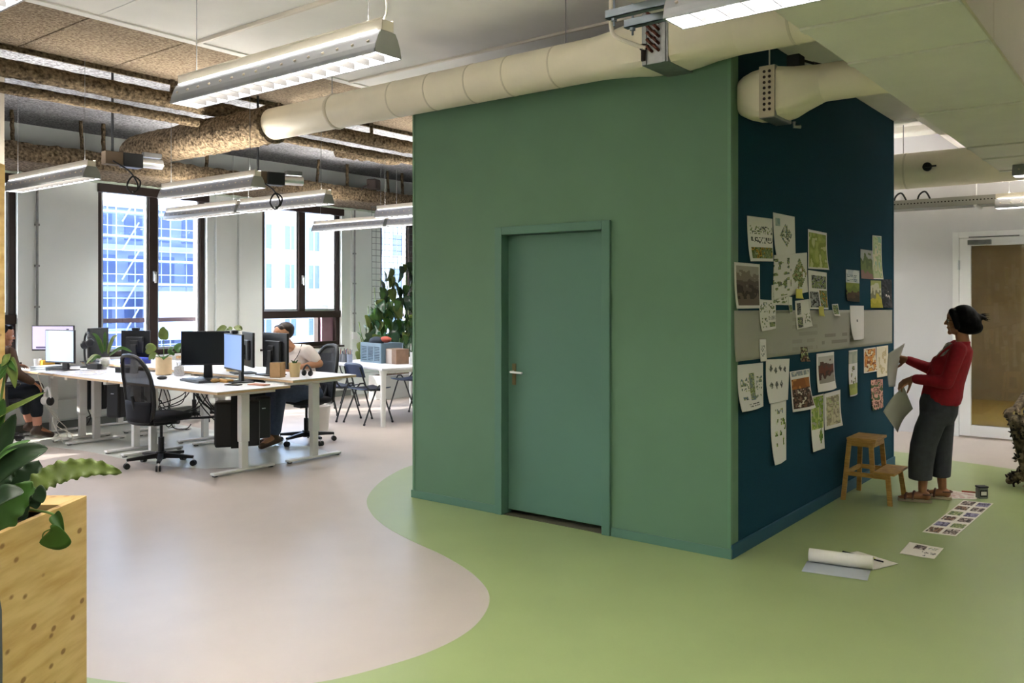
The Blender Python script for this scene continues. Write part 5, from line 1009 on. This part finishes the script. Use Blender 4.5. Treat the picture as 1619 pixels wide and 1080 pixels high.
# cardigan
CR = mat('cardigan', '8a1220', .9, var=.12, vscale=30, bump=.15, bscale=120); b = B()
eloft(b, [(.088, 0, .775, .15, .172), (.098, 0, .83, .158, .178), (.118, 0, .93, .15, .165), (.15, 0, 1.05, .152, .168), (.185, 0, 1.13, .14, .165), (.225, 0, 1.2, .11, .155), (.25, 0, 1.25, .06, .075), (.262, 0, 1.275, .055, .06)])
b.caps((.222, -.14, 1.21), (.222, .14, 1.21), .062); b.chain([NA[0], NA[1], Vector(NA[1]).lerp(Vector(NA[2]), .9)], [.066, .054, .04]).chain([FA[0], FA[1], Vector(FA[1]).lerp(Vector(FA[2]), .9)], [.066, .052, .038])
for k in range(5): z = .8 + k * .035; b.caps((.2 + .012 * (k % 2), -.1 + .04 * k, z), (.215 + .012 * (k % 2), .02 + .02 * k, z + .02), .032)
b.caps((.2, -.1, 1.0), (.21, .06, .98), .03)
for s in (-1, 1): b.caps((.075, s * .095, 1.09), (.1, s * .09, 1.0), .068)
b.out('cardigan', CR, wo, voxel=.0095, relax=5)
for s, yy in ((-1, -.07), (1, .07)): B().tube(spline([(.205, s * .055, 1.265), (.115, s * .07, 1.2), (.03, s * .06, 1.1), (-.02, s * .045, .98), (-.055, s * .04, .84)], 6), .012, 8).out('cardigan_band', CR, wo, smooth=True)
# culottes
TR_ = mat('culottes', '3b3d44', .9, var=.12, vscale=25, bump=.12, bscale=200); b = B()
eloft(b, [(.068, 0, .86, .13, .155), (.072, 0, .79, .155, .175), (.07, 0, .7, .15, .175), (.05, 0, .62, .135, .17)])
eloft(b, [(.05, -.085, .72, .12, .1), (.0, -.09, .6, .118, .1), (-.045, -.095, .46, .108, .1), (-.068, -.095, .3, .1, .1), (-.072, -.095, .185, .094, .1)])
eloft(b, [(.085, .085, .72, .115, .1), (.09, .09, .6, .105, .1), (.09, .095, .46, .094, .1), (.088, .095, .3, .086, .1), (.086, .095, .185, .08, .1)])
b.out('culottes', TR_, wo, voxel=.0095, relax=4)
# sandals
for Lg, tx in ((NL, -.25), (FL, -.085)):
    x1 = Lg[2][0] + .075; y = Lg[2][1]; n = 20
    sole = [(tx + (x1 - tx) * (.5 - .5 * math.cos(math.pi * t)), (y - (.036 + .012 * math.cos(2 * math.pi * t * .8)) * math.sin(math.pi * t) ** .45)) for t in [i / n for i in range(n + 1)]]
    ring2 = sole + [(x, 2 * y - yy) for x, yy in sole[-2:0:-1]]
    sb = B().prism(ring2, .003, .026).out('sandal_sole', mat('sole', 'a89a86', .7), wo, bevel=.004)
    for a, h, r in ((tx + .07, .066, .042), (tx + .13, .085, .042)): B().tube([(a + .01 * math.cos(t), y + r * math.cos(t), .022 + (h - .022) * math.sin(t)) for t in [math.pi * i / 10 for i in range(11)]], .008, 6, flat=1).out('sandal_strap', mat('strap', '5c3d33', .7), sb, smooth=True)
    B().tube([(x1 - .055 - .055 * math.cos(t) * -1 + 0, y + .038 * math.sin(t), .07) for t in [-1.9 + 3.8 * i / 12 for i in range(13)]], .007, 6).out('heel_strap', MATS['strap'], sb, smooth=True)
# the sheets she holds
def heldsheet(corners, label, bow, seed):
    TL, TRc, BRc, BL = [Vector(c) for c in corners]; org = wo.matrix_basis if False else Matrix.Translation((7.449, 1.573, 0)) @ Matrix.Rotation(R(-78.1), 4, 'Z') @ Matrix.Diagonal((.92, 1, 1, 1)); n = (TRc - TL).cross(BL - TL).normalized(); c0 = org @ ((TL + BRc) / 2)
    def pos(u, v): p = (TL * (1 - u) + TRc * u) * (1 - v) + (BL * (1 - u) + BRc * u) * v + n * bow * math.sin(math.pi * v) * (1 + .3 * u); return (org @ p) - c0
    return sheet('held_sheet', pos, [], label, 'paper', m=MATS['paper_grey'], nu=8, nv=14, loc=c0, group='sheets in the hands of the woman')
heldsheet([(-.325, -.06, 1.167), (-.196, .1, 1.247), (-.275, .08, .89), (-.32, -.08, .9)], "curved grey sheet held upright in the woman's hands", .015, 1)
heldsheet([(-.2, -.12, .915), (-.13, -.0, .725), (-.25, -.06, .535), (-.36, -.2, .715)], "grey sheet hanging down like a diamond below the woman's hand", .02, 2)

# ---------------------------------------------------------------- seated figures; local +x is where they face
def seated(label, loc, rz, chest, headp, hf, armN, armF, legN, legF, cols, name='person', scale=1, handsz=1.02, shoe='shoe_brown', socks=None, short=True):
    p = thing(name, label, 'person', loc, rz); top, trou, skin, hairm = cols; b = B(); C = Vector(chest); Hd = Vector(headp)
    pel = Vector((-.04, 0, .55)); head(b, Hd, hf, 1.03); nb = C + (Hd - C) * .35; up = (C - pel).normalized()
    b.caps(nb, Hd + Vector((-.02, 0, -.05)), .056, .052); b.caps(pel, pel.lerp(C, .5), .13, .12).caps(pel.lerp(C, .5), C, .12, .13); sh = C + up * .12
    b.caps(sh + Vector((0, -.14, 0)), sh + Vector((0, .14, 0)), .065)
    for A, s in ((armN, 1), (armF, -1)):
        b.chain([sh + Vector((0, s * .18, 0))] + A, [.055, .043, .029]); d = Vector(A[1]) - Vector(A[0]); hand(b, A[1], d, (0, -s * .3, -1), handsz, s, (15, 25, 20), .5)
    for Lg in (legN, legF):
        b.chain(Lg[:3], [.09, .06, .04]); b.caps(Lg[2], Lg[3], .04, .032)
    b.out('body', MATS[skin], p, voxel=.0065, relax=3); face_bits(p, Hd, hf, 1.03)
    b = B(); f = Vector(hf).normalized(); b.ell(Hd + Vector((-.02, 0, .06)) - f * .02, (.098, .09, .078), 16, 10).ell(Hd - f * .06 + Vector((0, 0, .02)), (.07, .085, .085), 16, 10); b.caps(Hd + f * .045 + Vector((0, -.045, .095)), Hd + f * .05 + Vector((0, .045, .095)), .03); b.out('hair', MATS[hairm], p, voxel=.008, relax=2)
    b = B(); b.caps(pel + Vector((0, 0, .03)), pel.lerp(C, .5), .155, .145).caps(pel.lerp(C, .5), C, .145, .155).caps(sh + Vector((0, -.14, -.005)), sh + Vector((0, .14, -.005)), .08).caps(C, nb, .13, .07)
    for A, s in ((armN, 1), (armF, -1)):
        S0 = sh + Vector((0, s * .18, 0)); E0 = Vector(A[0])
        if short: b.caps(S0, S0.lerp(E0, .62), .075, .066)
        else: b.chain([S0, E0, E0.lerp(Vector(A[1]), .92)], [.075, .06, .042])
    b.out('shirt', MATS[top], p, voxel=.01, relax=4)
    b = B(); b.caps(pel + Vector((0, -.07, -.02)), pel + Vector((0, .07, -.02)), .14)
    for Lg in (legN, legF): b.chain([Lg[0], Lg[1], Vector(Lg[1]).lerp(Vector(Lg[2]), .86 if socks is None else .62)], [.108, .083, .066])
    b.out('trousers', MATS[trou], p, voxel=.01, relax=4)
    for Lg in (legN, legF):
        a = Vector(Lg[2]); t = Vector(Lg[3]); d = (t - a); d.normalize(); b = B(); b.caps(a + Vector((-.035, 0, -.035)), t + Vector((0, 0, 0)), .044, .036).caps(a, a + Vector((0, 0, .045)), .05, .046); b.out('shoe', MATS[shoe], p, voxel=.008, relax=2)
        if socks: B().tube([a + Vector((0, 0, .03)), a.lerp(Vector(Lg[1]), .2), a.lerp(Vector(Lg[1]), .36)], [.046, .047, .048], 14).out('sock', MATS[socks], p, smooth=True)
    return p
mat('tee_white', 'd5cbc6', .85, var=.04, vscale=14); mat('jeans', '414c63', .9, var=.12, vscale=30); mat('shoe_brown', '4f3a28', .6, var=.1, vscale=20); mat('hair_brown', '251a16', .6)
mat('top_brown', '4a3526', .9, var=.1, vscale=20); mat('trousers_dark', '1d232b', .9); mat('sneaker', '4a3c34', .7, var=.3, vscale=14); mat('sock_pink', 'd29a84', .8)
man = seated('man in white T-shirt and jeans bent behind the dark monitors', (6.17, 7.72, .0), R(178), (.06, 0, .92), (.27, -.02, 1.215), (1, -.05, -.35),
    [(.0, .27, .9), (.22, .2, .87)], [(.08, -.27, .9), (.26, -.08, .93)], [(.0, .1, .55), (.42, .13, .6), (.46, .1, .14), (.62, .1, .06)], [(.0, -.1, .55), (.4, -.14, .58), (.3, -.14, .1), (.46, -.14, .05)], ('tee_white', 'jeans', 'skin_light', 'hair_brown'))
B().tube(spline([(.12, .12, 1.12), (.2, .16, 1.0), (.28, .12, .88)], 6), .004, 6).out('earphone_cord', MATS['wire_black'], man, smooth=True)
seated('dark-haired person in brown top and orange socks sitting at the far left desk', (3.96, 10.31, 0), R(8), (.06, 0, .9), (.14, 0, 1.2), (1, -.25, -.1),
    [(.1, .28, .82), (.34, .2, .84)], [(.1, -.3, .8), (.32, -.24, .68)], [(0, .1, .55), (.42, .14, .6), (.52, .14, .16), (.68, .14, .05)], [(0, -.1, .55), (.43, -.12, .6), (.45, -.12, .14), (.6, -.14, .05)], ('top_brown', 'trousers_dark', 'skin', 'hair'), shoe='sneaker', socks='sock_pink', short=False)

# ---------------------------------------------------------------- scrap-cloth figure at the right edge
fg = thing('scrap_cloth_figure', 'seated figure covered in ragged brown and blue cloth scraps at the right edge', 'sculpture', (8.73, .78, 0), R(143))
mat('scraps', '2c2622', 1, col2='8a7a64', vscale=24, bump=.6, bscale=40); mat('scrap_blue', '3d4a70', 1, var=.3, vscale=20); mat('scrap_pale', '9a8a74', 1, var=.2, vscale=20); mat('scrap_dark', '27211e', 1, var=.3, vscale=20)
limb = [[(.0, .12, .52), (.4, .13, .6), (.4, .14, .12), (.54, .16, .05)], [(.0, -.12, .52), (.42, -.09, .56), (.3, -.11, .12), (.46, -.12, .05)]]
b = B()
for q in limb: b.chain(q, [.085, .06, .036, .032])
b.caps((-.02, 0, .55), (.0, 0, .95), .14, .15).caps((0, -.14, 1.02), (0, .14, 1.02), .07); head(b, (.05, 0, 1.28), (1, 0, 0), 1.0); b.caps((.0, 0, 1.0), (.03, 0, 1.2), .06, .055)
for s in (-1, 1): b.chain([(0, s * .18, 1.02), (.1, s * .26, .78), (.32, s * .18, .66)], [.06, .05, .035]); hand(b, (.32, s * .18, .66), (1, -.2 * s, -.1), (0, 0, -1), 1, s)
b.out('body', MATS['scraps'], fg, voxel=.009, relax=2)
random.seed(9); sm = {}
for mm in ('scrap_pale', 'scrap_dark', 'scrap_blue'):
    o = B().grid(lambda u, v: ((u - .5) * .034, (v - .5) * .05, .012 * math.sin(u * 5) + .01 * math.cos(v * 6)), 4, 4).out('scrap', MATS[mm], fg, smooth=True, thick=.003); sm[mm] = o; o.location = (0, 0, .9)
segs = [(q[i], q[i + 1], r) for q in limb for i, r in ((0, .08), (1, .052), (1, .05), (2, .036))] + [((0, 0, .6), (0, 0, 1.0), .15)]
for k in range(240):
    p, q, r = random.choice(segs); t = random.random(); c = Vector(p).lerp(Vector(q), t); d = Vector((random.gauss(0, 1), random.gauss(0, 1), random.gauss(0, 1))); ax = (Vector(q) - Vector(p)).normalized(); d = (d - ax * d.dot(ax)).normalized()
    src = sm['scrap_blue'] if (k % 8 == 0 and c.z > .5) else random.choice([sm['scrap_pale'], sm['scrap_dark'], sm['scrap_dark']]); o = src.copy(); COL.objects.link(o); o.parent = fg
    o.location = c + d * r * 1.02; o.rotation_euler = (d + Vector((random.uniform(-.5, .5), random.uniform(-.5, .5), random.uniform(-.5, .5)))).to_track_quat('Z', 'Y').to_euler()
bx = thing('plinth', 'white box seat under the scrap-cloth figure', 'plinth', (8.77, .74, 0), R(143)); B().box(-.22, .2, -.25, .25, 0, .43).out('body', MATS['white_metal'], bx, bevel=.006)
B().box(-.222, .202, -.252, .252, .0, .04).out('base_strip', MATS['dark_plastic'], bx)
